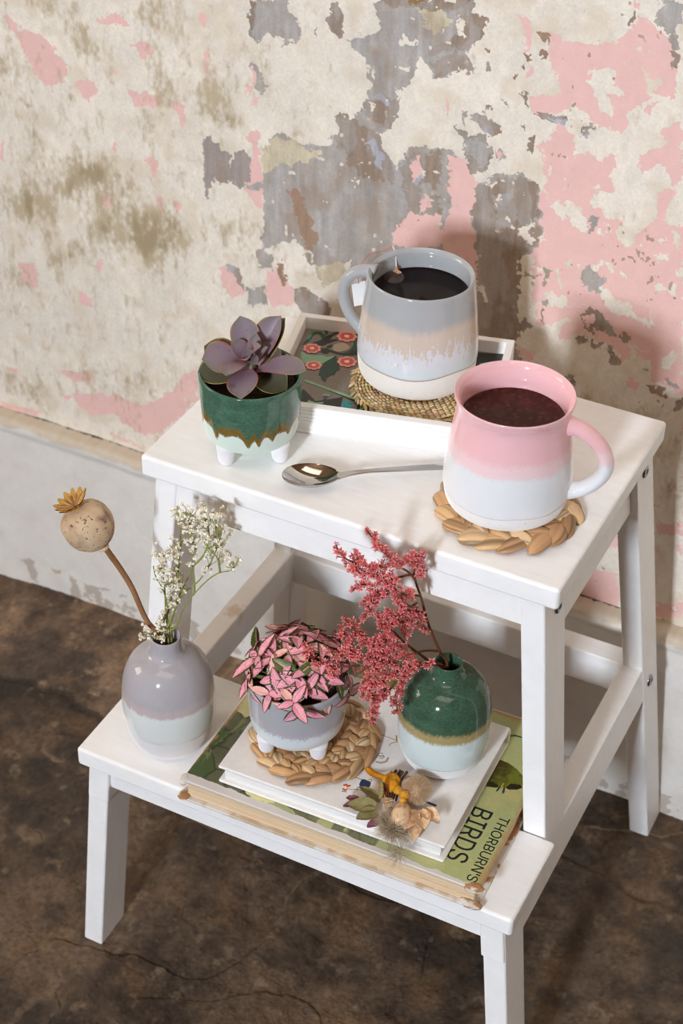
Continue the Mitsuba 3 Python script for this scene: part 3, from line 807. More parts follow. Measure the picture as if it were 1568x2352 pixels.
# grey mug
gz0 = 0.5205
grey_out = [(0.0002, 0), (0.038, 0.0002), (0.0425, 0.0015), (0.0455, 0.006), (0.0466, 0.013), (0.0470, 0.022), (0.0464, 0.035), (0.0450, 0.050), (0.0435, 0.065), (0.0420, 0.078), (0.0411, 0.0855), (0.0411, 0.0885), (0.0403, 0.0897), (0.0392, 0.0895)]
grey_in = [(0.0378, 0.0878), (0.0370, 0.084), (0.0372, 0.075), (0.0385, 0.060), (0.0405, 0.045), (0.0418, 0.03), (0.0405, 0.012), (0.036, 0.007), (0.0002, 0.006)]
go, gi = smooth_profile(grey_out, 110), smooth_profile(grey_in, 60)
mug('grey_mug', 'grey mug with tan and pale blue streaked glaze, standing on the fine seagrass coaster', -0.0214, 0.1755, np.vstack([go, gi]) + [0, gz0], len(go), wave(11, 0.5425, 0.0048), 'glaze_grey_mug',
    [(0.036, 0.6040), (0.0445, 0.6045), (0.0545, 0.5995), (0.0605, 0.5890), (0.0600, 0.5765), (0.0555, 0.5645), (0.0490, 0.5560), (0.0430, 0.5520)], math.radians(191), [0.0080, 0.0062, 0.0058, 0.0056, 0.0060, 0.0078], 0.05)

# tea
bsdf('black_tea', lin(18, 6, 6), 0.03, 0.1)


def tea_color(p, n, uv):
    r = dr.sqrt(dr.square(p.x - 0.099) + dr.square(p.y - 0.0704))
    film = fbm(p.x * 300, p.y * 300, 3.0)
    f1, f2, which = voronoi(p.x * 180, p.y * 180)
    c = mix(lin(58, 22, 12), lin(72, 32, 24), smoothstep(0.45, 0.7, film))
    return mix(c, lin(92, 44, 44), smoothstep(0.34, 0.26, f1) * dr.select(which > 0.72, 0.5, 0.0))


bsdf('brown_tea', mikit.proc(tea_color), 0.03, 0.12)
put('tea', lathe(0.099, 0.0704, smooth_profile([(0.00001, 0.5803), (0.030, 0.5803), (0.0352, 0.5805), (0.0364, 0.5812)], 30), 96)[0], 'brown_tea', True, label='reddish brown tea filling the pink mug', cat='tea')
put('tea', lathe(-0.0214, 0.1755, smooth_profile([(0.00001, 0.5935), (0.033, 0.5935), (0.0366, 0.5937), (0.0374, 0.5944)], 30), 96)[0], 'black_tea', True, label='nearly black tea filling the grey mug around the tea bag', cat='tea')

# tea bag: string over the rim, knot, dark wet sachet, white paper tag hanging at the handle
bsdf('string', lin(214, 200, 192), 0.8, 0.1)
bsdf('red_thread', lin(206, 120, 118), 0.8, 0.1)
bsdf('wet_paper', lin(46, 22, 16), 0.12, 0.5)
bsdf('knot_paper', lin(186, 140, 110), 0.6, 0.2)
bsdf('tag_paper', lin(232, 232, 232), 0.7, 0.2)
tb = thing('tea_bag', 'tea bag with string and white tag in the dark tea of the grey mug', 'tea bag')
put(tb + '__string', tube(spline([(-0.0500, 0.1930, 0.5965), (-0.0525, 0.1962, 0.6030), (-0.0551, 0.1985, 0.6095), (-0.0575, 0.2003, 0.6111)], 20), 0.0007, 6), 'string', True)
put(tb + '__thread', tube(spline([(-0.0575, 0.2003, 0.6111), (-0.0640, 0.1900, 0.6098), (-0.0680, 0.1750, 0.6112), (-0.0692, 0.1655, 0.6040), (-0.0700, 0.1660, 0.5970), (-0.0708, 0.1684, 0.5905)], 40), 0.00035, 5), 'red_thread', True)
put(tb + '__tag', hullbox([(-0.0754, 0.1662, 0.5890), (-0.0664, 0.1706, 0.5931), (-0.0665, 0.1706, 0.5722), (-0.0732, 0.1673, 0.5704)], 0.0003, 6), 'tag_paper', False)
put(tb + '__sachet', moved(trimesh.creation.icosphere(3, 1.0), frame_matrix((-0.0478, 0.1850, 0.5905), (0.5, -0.85, -0.1), (0, 0.1, 1)) @ np.diag([0.0125, 0.010, 0.0048, 1])), 'wet_paper', True)
put(tb + '__knot', cat([hullbox([(-0.0520, 0.1915, 0.5950), (-0.0478, 0.1895, 0.5948), (-0.0500, 0.1930, 0.5985)], 0.0006, 6), hullbox([(-0.0478, 0.1895, 0.5948), (-0.0455, 0.1915, 0.5958), (-0.0490, 0.1922, 0.5968)], 0.0006, 6)]), 'knot_paper', False)


# vases
def vase(name, label, cx, cy, z0, prof, drip, mat):
    o = smooth_profile(prof, 170)
    split = int(np.argmax(o[:, 1])) + 2
    m, uv = lathe(cx, cy, o + [0, z0], 160, 2.05, drip, split)
    return put(name, m, mat, True, uv=uv, label=label, cat='vase')


vase('grey_vase', 'small narrow-necked vase glazed grey above white, holding the poppy pod', -0.129, -0.0393, 0.2546,
     [(0.0002, 0), (0.022, 0.0002), (0.0275, 0.0025), (0.0318, 0.010), (0.0352, 0.022), (0.0367, 0.035), (0.0369, 0.046), (0.0364, 0.058), (0.0348, 0.070), (0.0315, 0.0805), (0.0268, 0.0878), (0.0205, 0.0922), (0.0152, 0.0942), (0.0128, 0.0965), (0.0119, 0.101), (0.0116, 0.107), (0.0120, 0.1112), (0.0119, 0.1126),
      (0.0110, 0.1128), (0.0096, 0.1112), (0.0088, 0.104), (0.0090, 0.094), (0.020, 0.088), (0.030, 0.075), (0.034, 0.05), (0.028, 0.012), (0.0002, 0.006)], wave(21, 0.2815, 0.0012), 'glaze_grey_vase')
vase('green_vase', 'small narrow-necked vase glazed dark green above pale white, holding the red dried branch', 0.0892, 0.0079, 0.2947,
     [(0.0002, 0), (0.022, 0.0002), (0.0268, 0.0022), (0.0308, 0.009), (0.0341, 0.020), (0.0355, 0.032), (0.0358, 0.042), (0.0353, 0.053), (0.0338, 0.064), (0.0306, 0.0740), (0.0262, 0.0805), (0.0200, 0.0845), (0.0145, 0.0862), (0.0117, 0.0882), (0.0106, 0.0915), (0.0101, 0.0960), (0.0106, 0.0994), (0.0105, 0.1006),
      (0.0097, 0.1009), (0.0084, 0.0994), (0.0078, 0.094), (0.0080, 0.087), (0.019, 0.081), (0.028, 0.069), (0.032, 0.046), (0.027, 0.012), (0.0002, 0.006)], wave(27, 0.3120, 0.0010), 'glaze_green_vase')


# footed planters
bsdf('bare_clay', mikit.proc(lambda p, n, uv: mix(lin(226, 226, 228), lin(120, 108, 98), smoothstep(0.80, 0.86, noise(p.x * 1500, p.y * 1500, p.z * 1500) * 0.6 + 0.4 * noise(p.x * 700, p.y * 700, p.z * 700 + 9)) * 0.35)), 0.75, 0.2)


def planter(name, label, cx, cy, z0, zb, zt, rr, rb, drip, mat, legs, leg_r):
    t = thing(name, label, 'planter')
    h = zt - zb
    o = smooth_profile([(0.0002, 0.001), (rb * 0.72, 0.0), (rb * 0.94, 0.0018), (rb * 1.06, 0.0050), (rr * 0.925, 0.011), (rr * 0.950, 0.020), (rr * 0.965, h * 0.55), (rr * 0.985, h * 0.85), (rr, h - 0.0015), (rr - 0.0004, h + 0.0002), (rr - 0.0016, h + 0.0006),
                        (rr - 0.0030, h - 0.0006), (rr - 0.0036, h - 0.004), (rr - 0.0042, h * 0.5), (rr - 0.0060, 0.010), (rb * 0.8, 0.005), (0.0002, 0.004)], 170)
    split = int(np.argmax(o[:, 1])) + 3
    m, uv = lathe(cx, cy, o + [0, zb], 256, 2.05, drip, split)
    put(t + '__body', m, mat, True, uv=uv)
    for a in legs:
        x, y = cx + leg_r * math.cos(math.radians(a)), cy + leg_r * math.sin(math.radians(a))
        put(t + '__leg', lathe(x, y, smooth_profile([(0.0001, z0), (0.0036, z0 + 0.0004), (0.0058, z0 + 0.0028), (0.0066, z0 + 0.007), (0.0072, zb + 0.001), (0.0078, zb + 0.004), (0.0001, zb + 0.006)], 40), 24)[0], 'bare_clay', True)
    return t


def green_drip(th):
    """Runs of green glaze over the pale lower glaze, as a height over the angle."""
    th = np.asarray(th, float)
    base = 0.5335 + 0.0014 * np.sin(3 * th + 1) + 0.0008 * np.sin(7 * th)
    for c, h, w in ((-2.42, 0.0062, 0.055), (-1.84, 0.0098, 0.075), (-1.62, 0.0045, 0.13), (-1.12, 0.0082, 0.085), (-0.90, 0.0078, 0.060), (-0.62, 0.0062, 0.06), (-0.20, 0.0050, 0.08), (0.3, 0.007, 0.09), (0.9, 0.006, 0.1), (1.5, 0.008, 0.08), (2.1, 0.005, 0.1), (2.9, 0.008, 0.07)):
        base = base - h * np.exp(-(((th - c + PI) % (2 * PI) - PI) / w) ** 2)
    return base


planter('green_planter', 'footed planter with dark green glaze dripping over pale mint, holding the purple succulent', -0.1005, 0.0495, 0.5003, 0.5125, 0.5686, 0.0385, 0.0318, green_drip, 'glaze_green_planter', (-102, -12, 78, 168), 0.0285)
planter('grey_planter', 'footed planter glazed grey above white, holding the pink-leaved plant', -0.0165, -0.0322, 0.3035, 0.3145, 0.3708, 0.0388, 0.0312, wave(33, 0.3215, 0.0004), 'glaze_grey_planter', (-118, -28, 62, 152), 0.0285)


# ================================================================== WOVEN COASTERS
bsdf('vertex_dry', {'type': 'mesh_attribute', 'name': 'vertex_color'}, 0.7, 0.2)
bsdf('vertex_satin', {'type': 'mesh_attribute', 'name': 'vertex_color'}, 0.42, 0.4)


def almond(L, W, H, rng, tone, twist=0.0, n=13, k=22):
    """One visible bend of a plaited fibre: a pointed, ribbed, rounded strip, with its colours."""
    t = np.linspace(-1, 1, n)
    w = np.clip(1 - np.abs(t) ** 2.6, 0, 1) ** 0.62 + 0.02
    a = np.arange(k) / k * 2 * PI
    rib = 1 + 0.10 * np.array([rng.uniform(-1, 1) for _ in range(k)])
    x = np.repeat((t * L / 2)[:, None], k, 1)
    y = w[:, None] * W / 2 * np.cos(a)[None] * rib
    z = w[:, None] * H / 2 * np.sin(a)[None] * rib + (H * 0.35 * (1 - t ** 2))[:, None]
    y = y + (twist * W * t ** 2)[:, None]
    v = np.stack([x, y, z], -1).reshape(-1, 3)
    v = np.vstack([v, [[-L / 2, twist * W, 0], [L / 2, twist * W, 0]]])
    f = grid_faces(n, k, True)
    f = np.vstack([f, [[n * k, (j + 1) % k, j] for j in range(k)], [[n * k + 1, (n - 1) * k + j, (n - 1) * k + (j + 1) % k] for j in range(k)]])
    line = np.array([rng.choice((0.42, 0.68, 0.88, 1.0, 1.06, 1.1)) for _ in range(k)])
    col = np.array(tone)[None, None] * line[None, :, None] * np.ones((n, 1, 1))
    col = np.vstack([col.reshape(-1, 3), [np.array(tone) * 0.8] * 2])
    return trimesh.Trimesh(v, f, process=False), np.clip(col, 0, 1)


def join_colored(items):
    ms, cs = zip(*items)
    return cat(ms), np.vstack(cs)


def fibre_tone(rng, dark=0.0):
    c = [(212, 172, 124), (220, 184, 138), (202, 158, 110), (190, 146, 104), (224, 192, 150), (182, 138, 96)][rng.randrange(6)]
    f = rng.uniform(0.88, 1.02) * (1 - dark)
    return [x * f for x in lin(*c)]


def plaited_coaster(name, label, cx, cy, z0, rings, seed, turn=0.0):
    rng = random.Random(seed)
    t = thing(name, label, 'coaster')
    R = rings[0][0]
    put(t + '__base', lathe(cx, cy, smooth_profile([(0.0002, z0 + 0.0002), (R - 0.004, z0 + 0.0002), (R - 0.001, z0 + 0.0018), (R - 0.004, z0 + 0.0032), (0.0002, z0 + 0.0036)], 40), 60)[0], 'fibre', True)
    for r, n, L, W, H, tilt, zz in rings:
        items = []
        for i in range(n):
            a = turn + (i + rng.uniform(-0.12, 0.12)) / n * 2 * PI
            m, c = almond(L * rng.uniform(0.92, 1.1), W * rng.uniform(0.9, 1.12), H, rng, fibre_tone(rng), rng.uniform(-0.15, 0.15))
            ta = a + PI / 2 + tilt + rng.uniform(-0.09, 0.09)
            rr = r + rng.uniform(-0.0006, 0.0006)
            M = frame_matrix((cx + rr * math.cos(a), cy + rr * math.sin(a), z0 + zz + rng.uniform(-0.0004, 0.0004)), (math.cos(ta), math.sin(ta), 0.10), (0.25 * math.cos(a), 0.25 * math.sin(a), 1))
            items.append((moved(m, M), c))
        m, c = join_colored(items)
        put(t + '__braid', m, 'vertex_satin', True, color=c)
    return t


bsdf('fibre', lin(196, 154, 108), 0.8, 0.1)
plaited_coaster('plaited_coaster', 'round plaited hyacinth coaster under the grey planter on the white book', -0.0065, -0.0225, 0.2945,
                [(0.0458, 19, 0.0245, 0.0098, 0.0058, 0.20, 0.0030), (0.0388, 26, 0.0162, 0.0088, 0.0050, -0.62, 0.0050), (0.0325, 22, 0.0158, 0.0086, 0.0048, 0.62, 0.0052), (0.0258, 18, 0.0156, 0.0086, 0.0048, -0.62, 0.0052),
                 (0.0190, 14, 0.0150, 0.0084, 0.0048, 0.62, 0.0052), (0.0122, 10, 0.0142, 0.0080, 0.0048, -0.6, 0.0050), (0.0050, 6, 0.0110, 0.0072, 0.0046, 0.5, 0.0048)], 5)
plaited_coaster('plaited_coaster', 'round plaited hyacinth coaster under the pink mug at the front edge of the stool top', 0.1027, 0.0678, 0.5002,
                [(0.0452, 18, 0.0285, 0.0136, 0.0064, 0.40, 0.0032), (0.0385, 18, 0.0250, 0.0128, 0.0058, -0.45, 0.0046), (0.0325, 19, 0.0150, 0.0088, 0.0046, 0.5, 0.0046), (0.0250, 16, 0.0128, 0.0066, 0.0046, -0.5, 0.0048), (0.0170, 12, 0.0125, 0.0064, 0.0046, 0.5, 0.0048), (0.0085, 7, 0.0118, 0.0062, 0.0046, -0.5, 0.0046)], 9)

# seagrass coaster: fine rings of short stitches and a fringed border
cg = (-0.0150, 0.1628)
rng = random.Random(12)
t = thing('seagrass_coaster', 'pale woven seagrass coaster with a frayed border under the grey mug', 'coaster')
put(t + '__base', lathe(*cg, smooth_profile([(0.0002, 0.5137), (0.047, 0.5137), (0.0485, 0.515), (0.047, 0.5163), (0.0002, 0.5165)], 30), 60)[0], 'fibre', True)


def grass_tone():
    c = [(206, 180, 134), (218, 196, 152), (192, 164, 116), (224, 204, 166), (198, 170, 124)][rng.randrange(5)]
    return [x * rng.uniform(0.82, 1.0) for x in lin(*c)]


for k, r in enumerate(np.arange(0.0475, 0.024, -0.0027)):
    n = int(2 * PI * r / 0.0046)
    items = []
    for i in range(n):
        a = (i + 0.5 * (k % 2)) / n * 2 * PI
        m, c = almond(0.0056, 0.0028, 0.0024, rng, grass_tone(), 0, 7, 8)
        items.append((moved(m, frame_matrix((cg[0] + r * math.cos(a), cg[1] + r * math.sin(a), 0.5168 + rng.uniform(-0.0002, 0.0002)), (-math.sin(a), math.cos(a), 0.12), (0, 0, 1))), c))
    m, c = join_colored(items)
    put(t + '__woven_ring', m, 'vertex_dry', True, color=c)
items = []
for i in range(84):
    a = i / 84 * 2 * PI + rng.uniform(-0.02, 0.02)
    ta = a + PI / 2 - 0.45 - rng.uniform(0, 0.25) * (1 if i % 3 else 1.4)
    m, c = almond(0.0125 * rng.uniform(0.9, 1.15), 0.0026, 0.0016, rng, grass_tone(), 0, 7, 8)
    rr = 0.0498 + rng.uniform(-0.0005, 0.0008)
    items.append((moved(m, frame_matrix((cg[0] + rr * math.cos(a), cg[1] + rr * math.sin(a), 0.5160 + rng.uniform(-0.0008, 0.0008)), (math.cos(ta), math.sin(ta), 0.06), (0, 0, 1))), c))
m, c = join_colored(items)
put(t + '__fringe', m, 'vertex_dry', True, color=c)

# ================================================================== FRAMED PICTURE lying on the stool top
FU, FV = np.array([math.cos(math.radians(14.5)), math.sin(math.radians(14.5)), 0]), np.array([-math.sin(math.radians(14.5)), math.cos(math.radians(14.5)), 0])
FM = np.eye(4)
FM[:3, 0], FM[:3, 1] = FU, FV
u0, u1, v0, v1 = -0.0850, 0.0935, 0.1015, 0.2365
bsdf('frame_white', lin(236, 235, 233), 0.45, 0.4)
bsdf('print_ground', mikit.proc(lambda p, n, uv: mix(lin(112, 103, 94), lin(128, 117, 104), fbm(p.x * 900, p.y * 900, 1.0)) * (0.95 + 0.1 * fbm(p.x * 60, p.y * 60, 2.0))), 0.35, 0.4)
fr = thing('picture_frame', 'white box frame lying flat on the stool top with a dark floral print inside', 'picture frame')
for (a0, a1, b0, b1) in ((u0, u1, v0, v0 + 0.0062), (u0, u1, v1 - 0.0062, v1), (u0, u0 + 0.0062, v0 + 0.0062, v1 - 0.0062), (u1 - 0.0062, u1, v0 + 0.0062, v1 - 0.0062)):
    bar = [rbox(a0, a1, b0, b1, 0.5022, 0.5242, 0.0006, 8)]
    if b0 == v0 and a0 == u0 and a1 == u1:      # fine reeding along the front side
        bar += [rbox(a0, a1, v0 - 0.0006, v0 + 0.002, z, z + 0.0026, 0.0004, 8) for z in (0.5215, 0.5182, 0.5150, 0.5118, 0.5086)] + [rbox(a0 - 0.001, a1 + 0.001, v0 - 0.0010, v0 + 0.002, 0.5001, 0.5034, 0.0006, 8)]
    put(fr + '__side', moved(cat(bar), FM), 'frame_white', 30)
put(fr + '__backing', moved(rbox(u0 + 0.002, u1 - 0.002, v0 + 0.002, v1 - 0.002, 0.5004, 0.5122, 0.0004, 6), FM), 'frame_white', 30)
put(fr + '__print', moved(rbox(u0 + 0.0063, u1 - 0.0063, v0 + 0.0063, v1 - 0.0063, 0.5122, 0.5132, 0.0002, 6), FM), 'print_ground', False)
INK = {'ink_dark': (38, 40, 36), 'ink_green': (34, 78, 50), 'ink_deep_green': (38, 62, 50), 'ink_mint': (126, 166, 132), 'ink_teal': (52, 148, 152), 'ink_red': (196, 88, 82), 'ink_pink': (228, 150, 142), 'ink_blush': (240, 196, 180), 'ink_sand': (168, 152, 130), 'ink_blue': (70, 74, 108)}
for k_, c_ in INK.items():
    bsdf(k_, lin(*c_), 0.35, 0.4)
PRINT_SHAPES = [
 ('ink_deep_green',1,[-725,2381,-676,2376,-617,2328,-593,2272,-603,2224,-623,2287,-668,2344]),
 ('ink_green',1,[-761,2027,-741,2144,-731,2225,-699,2268,-658,2272,-608,2234,-593,2181,-632,2183,-647,2224,-680,2238,-703,2210,-708,2152,-722,2087]),
 ('ink_teal',2,[-735,2191,-721,2234,-715,2196,-725,2125,-739,2144]),
 ('ink_dark',1,[-682,2092,-630,2149,-594,2226,-557,2270,-530,2310,-503,2295,-544,2239,-558,2168,-505,2198,-491,2185,-548,2125,-595,2069,-640,2063]),
 ('ink_dark',1,[-607,2022,-552,2036,-501,2015,-450,1995,-392,1999,-323,2060,-290,2096,-256,2132,-235,2028,-309,1992,-384,1963,-456,1972,-519,1994,-533,1952,-582,1962]),
 ('ink_green',2,[-419,2350,-362,2330,-317,2285,-237,2182,-252,2111,-326,2071,-359,2007,-424,1985,-368,2049,-353,2119,-360,2195,-352,2254]),
 ('ink_sand',2,[-508,2047,-508,2102,-480,2137,-437,2154,-397,2130,-376,2102,-381,2057,-410,2027,-451,2001,-488,2013]),
 ('ink_dark',2,[-559,2067,-521,2110,-523,2065,-552,2036]),
 ('ink_mint',1,[-743,1921,-734,1946,-699,1910,-617,1909,-574,1926,-524,1911,-463,1948,-493,1875,-526,1813,-573,1769,-641,1762,-692,1782,-723,1850]),
 ('ink_deep_green',2,[-457,1950,-476,1901,-511,1849,-534,1800,-537,1735,-531,1630,-512,1624,-488,1567,-453,1550,-462,1605,-424,1668,-414,1649,-403,1726,-381,1747,-413,1841]),
 ('ink_mint',2,[-630,1527,-614,1544,-182,1386,-177,1362,-188,1359,-612,1510]),
 ('ink_dark',1,[-584,1512,-177,1362,-169,1323,-270,1374]),
 ('ink_dark',1,[-802,1354,-697,1390,-630,1417,-606,1413,-470,1263,-404,1295,-275,1373,-262,1184,-562,1175,-755,1162]),
 ('ink_mint',2,[-532,1227,-526,1264,-466,1244,-403,1265,-408,1238,-451,1228,-409,1218,-455,1196,-529,1203]),
 ('ink_mint',2,[-436,1373,-384,1381,-376,1358,-433,1349]),
 ('ink_blue',2,[-424,1346,-395,1353,-391,1313,-417,1291]),
 ('ink_teal',1,[-265,1325,-204,1330,-227,1304,-168,1318,-210,1278,-150,1283,-197,1241,-150,1232,-191,1212,-147,1188,-262,1184]),
 ('ink_dark',2,[-144,1335,-115,1332,-112,1182,-134,1182]),
 ('ink_mint',3,[-118,1321,-88,1308,-85,1184,-115,1182]),
 ('ink_dark',2,[-91,1297,-66,1283,-60,1185,-85,1184]),
 ('ink_blue',2,[-66,1283,146,1247,269,1179,-60,1185]),
 ('ink_mint',1,[-724,1383,-624,1367,-622,1409,-601,1414,-618,1297]),
 ('ink_dark',1,[616,2269,859,2301,827,1880,633,1831]),
 ('ink_mint',2,[691,2112,795,2173,802,2164,694,2094]),
 ('ink_deep_green',1,[526,1259,579,1237,575,1201,536,1200]),
]
PRINT_FLOWERS = [(-431, 2250, 78), (-667, 2000, 69), (-350, 1873, 74), (-599, 1756, 63)]



def printed(pts, ink, z, depth=0.00012):
    put(fr + "__printed_shape", moved(poly_mesh(pts, z, depth), FM), ink, False)


for _ink, _lv, _pts in PRINT_SHAPES:
    printed(np.array(_pts, float).reshape(-1, 2) / 10000, _ink, 0.5132 + 0.00011 * _lv)


def printed_flower(x, y, r, a=0.0):
    for ink, k, rr, ro, lv in (('ink_pink', 8, 0.36, 0.74, 5), ('ink_red', 8, 0.28, 0.48, 6), ('ink_blush', 6, 0.14, 0.16, 7)):
        g = shapely.union_all([sg.Point(x + r * ro * math.cos(a + i / k * 2 * PI), y + r * ro * math.sin(a + i / k * 2 * PI)).buffer(r * rr, 8) for i in range(k)] + [sg.Point(x, y).buffer(r * ro * 0.9, 8)])
        printed(list(g.exterior.coords), ink, 0.5132 + 0.00011 * lv)


for _x, _y, _r in PRINT_FLOWERS:
    printed_flower(_x / 10000, _y / 10000, _r / 10000, _x)

# ================================================================== TEASPOON
bsdf('steel', lin(196, 192, 188), 0.07, metallic=1.0)
sp = thing('teaspoon', 'polished steel teaspoon lying between the green planter and the pink mug', 'spoon')
sp_o, sp_x = np.array([-0.0372, 0.0284, 0.5012]), np.array([0.0186, 0.0098, 0]) / math.hypot(0.0186, 0.0098)
M = frame_matrix(sp_o, sp_x, (0, 0, 1))
_nt, _ns = 34, 40
vv, ff = [], []
for lay in (0, 1):
    for i in range(_ns):
        s = i / (_ns - 1)
        for j in range(_nt):
            a = j / _nt * 2 * PI
            ca, sa = math.cos(a), math.sin(a)
            ex = 0.0225 if ca < 0 else 0.0205
            wv = 0.0140 * (1 - 0.16 * ca)
            x, y = ex * s * ca, wv * s * sa
            z = 0.0074 * s ** 2.3 - (0.0 if lay == 0 else 0.0009) + 0.0009
            vv.append((x, y, z))
    off = lay * _ns * _nt
    g = grid_faces(_ns, _nt, True) + off
    ff.append(g if lay == 0 else g[:, ::-1])
ring = [(_ns - 1) * _nt + j for j in range(_nt)]
low = [(2 * _ns - 1) * _nt + j for j in range(_nt)]
ff.append(np.array([(ring[j], low[j], low[(j + 1) % _nt]) for j in range(_nt)] + [(ring[j], low[(j + 1) % _nt], ring[(j + 1) % _nt]) for j in range(_nt)]))
put(sp + '__bowl', moved(trimesh.Trimesh(np.array(vv), np.vstack(ff), process=False), M), 'steel', 50)
_path = spline([(-0.0205, 0.0368, 0.5078), (-0.0165, 0.0392, 0.5092), (-0.0080, 0.0462, 0.5100), (0.0120, 0.0632, 0.5085), (0.0350, 0.0830, 0.5062), (0.0560, 0.1010, 0.5042), (0.0700, 0.1130, 0.5026)], 40)
_wd = np.interp(np.linspace(0, 1, 40), [0, 0.08, 0.2, 0.5, 0.85, 0.97, 1], [0.0042, 0.0026, 0.0021, 0.0034, 0.0062, 0.0058, 0.002])
_t, _N, _B = frames(_path)
_side = np.cross(_t, [0, 0, 1.0]); _side /= np.linalg.norm(_side, axis=1, keepdims=True)
_up = np.cross(_side, _t)
_a = np.arange(16) / 16 * 2 * PI
_v = (_path[:, None] + _wd[:, None, None] * np.sign(np.cos(_a))[None, :, None] * (np.abs(np.cos(_a)) ** 0.7)[None, :, None] * _side[:, None] + (0.0011 * np.sin(_a) + 0.0006 * np.cos(_a) ** 2)[None, :, None] * _up[:, None]).reshape(-1, 3)
put(sp + '__handle', trimesh.Trimesh(_v, grid_faces(40, 16, True), process=False), 'steel', 50)

# ================================================================== BOOKS on the step
ZB0 = 0.2545
BA = math.radians(1.2)
BM = np.eye(4)
BM[:3, :3] = [[math.cos(BA), -math.sin(BA), 0], [math.sin(BA), math.cos(BA), 0], [0, 0, 1]]
BM[:3, 3] = (0.0362, 0.0015, 0)                   # centre of the large book
hw, hd = 0.1243, 0.0915


def cover_color(p, n, uv):
    x, y = p.x - 0.0362, p.y - 0.0015
    base = mix(lin(176, 180, 122), lin(160, 168, 116), fbm(x * 40, y * 40, 1.0))
    base = mix(base, lin(194, 184, 126), smoothstep(0.5, 0.8, fbm(x * 26, y * 30, 5.0)) * 0.8)
    base = base * (0.92 + 0.16 * fbm(x * 700, y * 700, 3.0))
    # painted foliage over the left and front of the cover
    w = fbm(x * 60, y * 60, 9.0)
    a, b = x + (w - 0.5) * 0.012, y + (fbm(x * 60 + 9, y * 60, 4.0) - 0.5) * 0.012
    f1, f2, which = voronoi(a * 62, b * 50)
    leaf = mix(lin(74, 76, 54), lin(104, 104, 78), 0.5 * which + 0.5 * fbm(a * 130, b * 90, 11.0))
    leaf = mix(leaf, lin(60, 84, 38), dr.select((which > 0.66) & (which < 0.78), 0.7, 0.0))
    leaf = mix(leaf, lin(44, 48, 34), smoothstep(0.22, 0.0, f2 - f1) * 0.7)
    leaf = mix(leaf, lin(136, 138, 96), smoothstep(0.6, 0.75, fbm(a * 160, b * 60, 7.0)) * 0.6)
    cover_left = smoothstep(-0.052, -0.072, x + (w - 0.5) * 0.03 - 0.2 * dr.maximum(-y - 0.062, 0.0))
    front = smoothstep(-0.066, -0.078, y + (w - 0.5) * 0.012) * smoothstep(0.085, 0.03, x) * dr.select(fbm(x * 70, y * 30, 30.0) > 0.47, 0.85, 0.15)
    base = mix(base, leaf, dr.maximum(cover_left, front))
    # pale blossom with a yellow heart, and a pale petal at the front edge
    q = dr.sqrt(dr.square(x + 0.114) + dr.square(y - 0.012)) + (fbm(x * 160, y * 160, 6.0) - 0.5) * 0.012
    base = mix(base, mix(lin(206, 190, 142), lin(176, 172, 116), w), smoothstep(0.0215, 0.0185, q))
    q2 = dr.sqrt(dr.square(x + 0.104) + dr.square(y - 0.006)) + (fbm(x * 300, y * 300, 6.0) - 0.5) * 0.006
    base = mix(base, lin(188, 150, 26), smoothstep(0.0075, 0.006, q2))
    base = mix(base, lin(80, 54, 18), smoothstep(0.0022, 0.0014, dr.sqrt(dr.square(x + 0.1025) + dr.square(y - 0.0075))))
    q3 = dr.abs(x + 0.060) * 0.6 + dr.abs(y + 0.0815) + (fbm(x * 400, y * 400, 6.0) - 0.5) * 0.008
    base = mix(base, lin(212, 208, 150), smoothstep(0.0095, 0.0075, q3))
    # rubbed brown and white edges
    e = dr.minimum(hw - dr.abs(x), hd - dr.abs(y)) + (fbm(x * 220, y * 220, 2.0) - 0.5) * 0.006
    base = mix(base, lin(170, 132, 84), smoothstep(0.0042, 0.0008, e) * 0.75)
    fe = y + hd
    base = mix(base, lin(206, 200, 194), smoothstep(0.0062, 0.0054, fe + (fbm(x * 120, 1.0, 2.0) - 0.5) * 0.003))
    return base


def board_color(p, n, uv):
    g = fbm(p.x * 120, p.y * 120, p.z * 300)
    c = mix(lin(212, 206, 198), lin(190, 172, 148), smoothstep(0.4, 0.75, g))
    return mix(c, lin(158, 112, 66), smoothstep(0.5, 0.62, g) * dr.select(dr.abs(dr.abs(p.x - 0.0362) - hw) < 0.009, 0.9, 0.08))


def page_color(p, n, uv):
    l = noise(p.x * 4, p.y * 4, p.z * 2600)
    m = noise(p.x * 9, p.y * 9, p.z * 900 + 5)
    return mix(mix(lin(220, 196, 160), lin(196, 166, 126), l), lin(232, 216, 190), m * 0.7)


bsdf('painted_cover', mikit.proc(cover_color), 0.33, 0.4)
bsdf('worn_board', mikit.proc(board_color), 0.8, 0.2)
bsdf('old_pages', mikit.proc(page_color), 0.85, 0.1)
bsdf('black_print', lin(28, 30, 26), 0.5, 0.3)
b1 = thing('bird_book', 'large worn book with green painted cover and black title, under the white book', 'book')
put(b1 + '__back_cover', moved(rbox(-hw - 0.0005, hw + 0.001, -hd - 0.001, hd, 0.0, 0.0026, 0.0010, 8), BM @ trimesh.transformations.translation_matrix([0, 0, ZB0])), 'worn_board', 30)


def page_block(x0, x1, y0, y1, z0, z1, n, seed, amp):
    """A block of leaves: sheets of slightly uneven size between z0 and z1."""
    g = np.random.default_rng(seed)
    ms, h = [], (z1 - z0) / n
    for i in range(n):
        dx0, dx1, dy0 = g.uniform(0, amp, 3)
        ms.append(trimesh.creation.box(bounds=[[x0 + dx0, y0 + dy0, z0 + i * h], [x1 - dx1, y1, z0 + (i + 1) * h]]))
    return cat(ms)


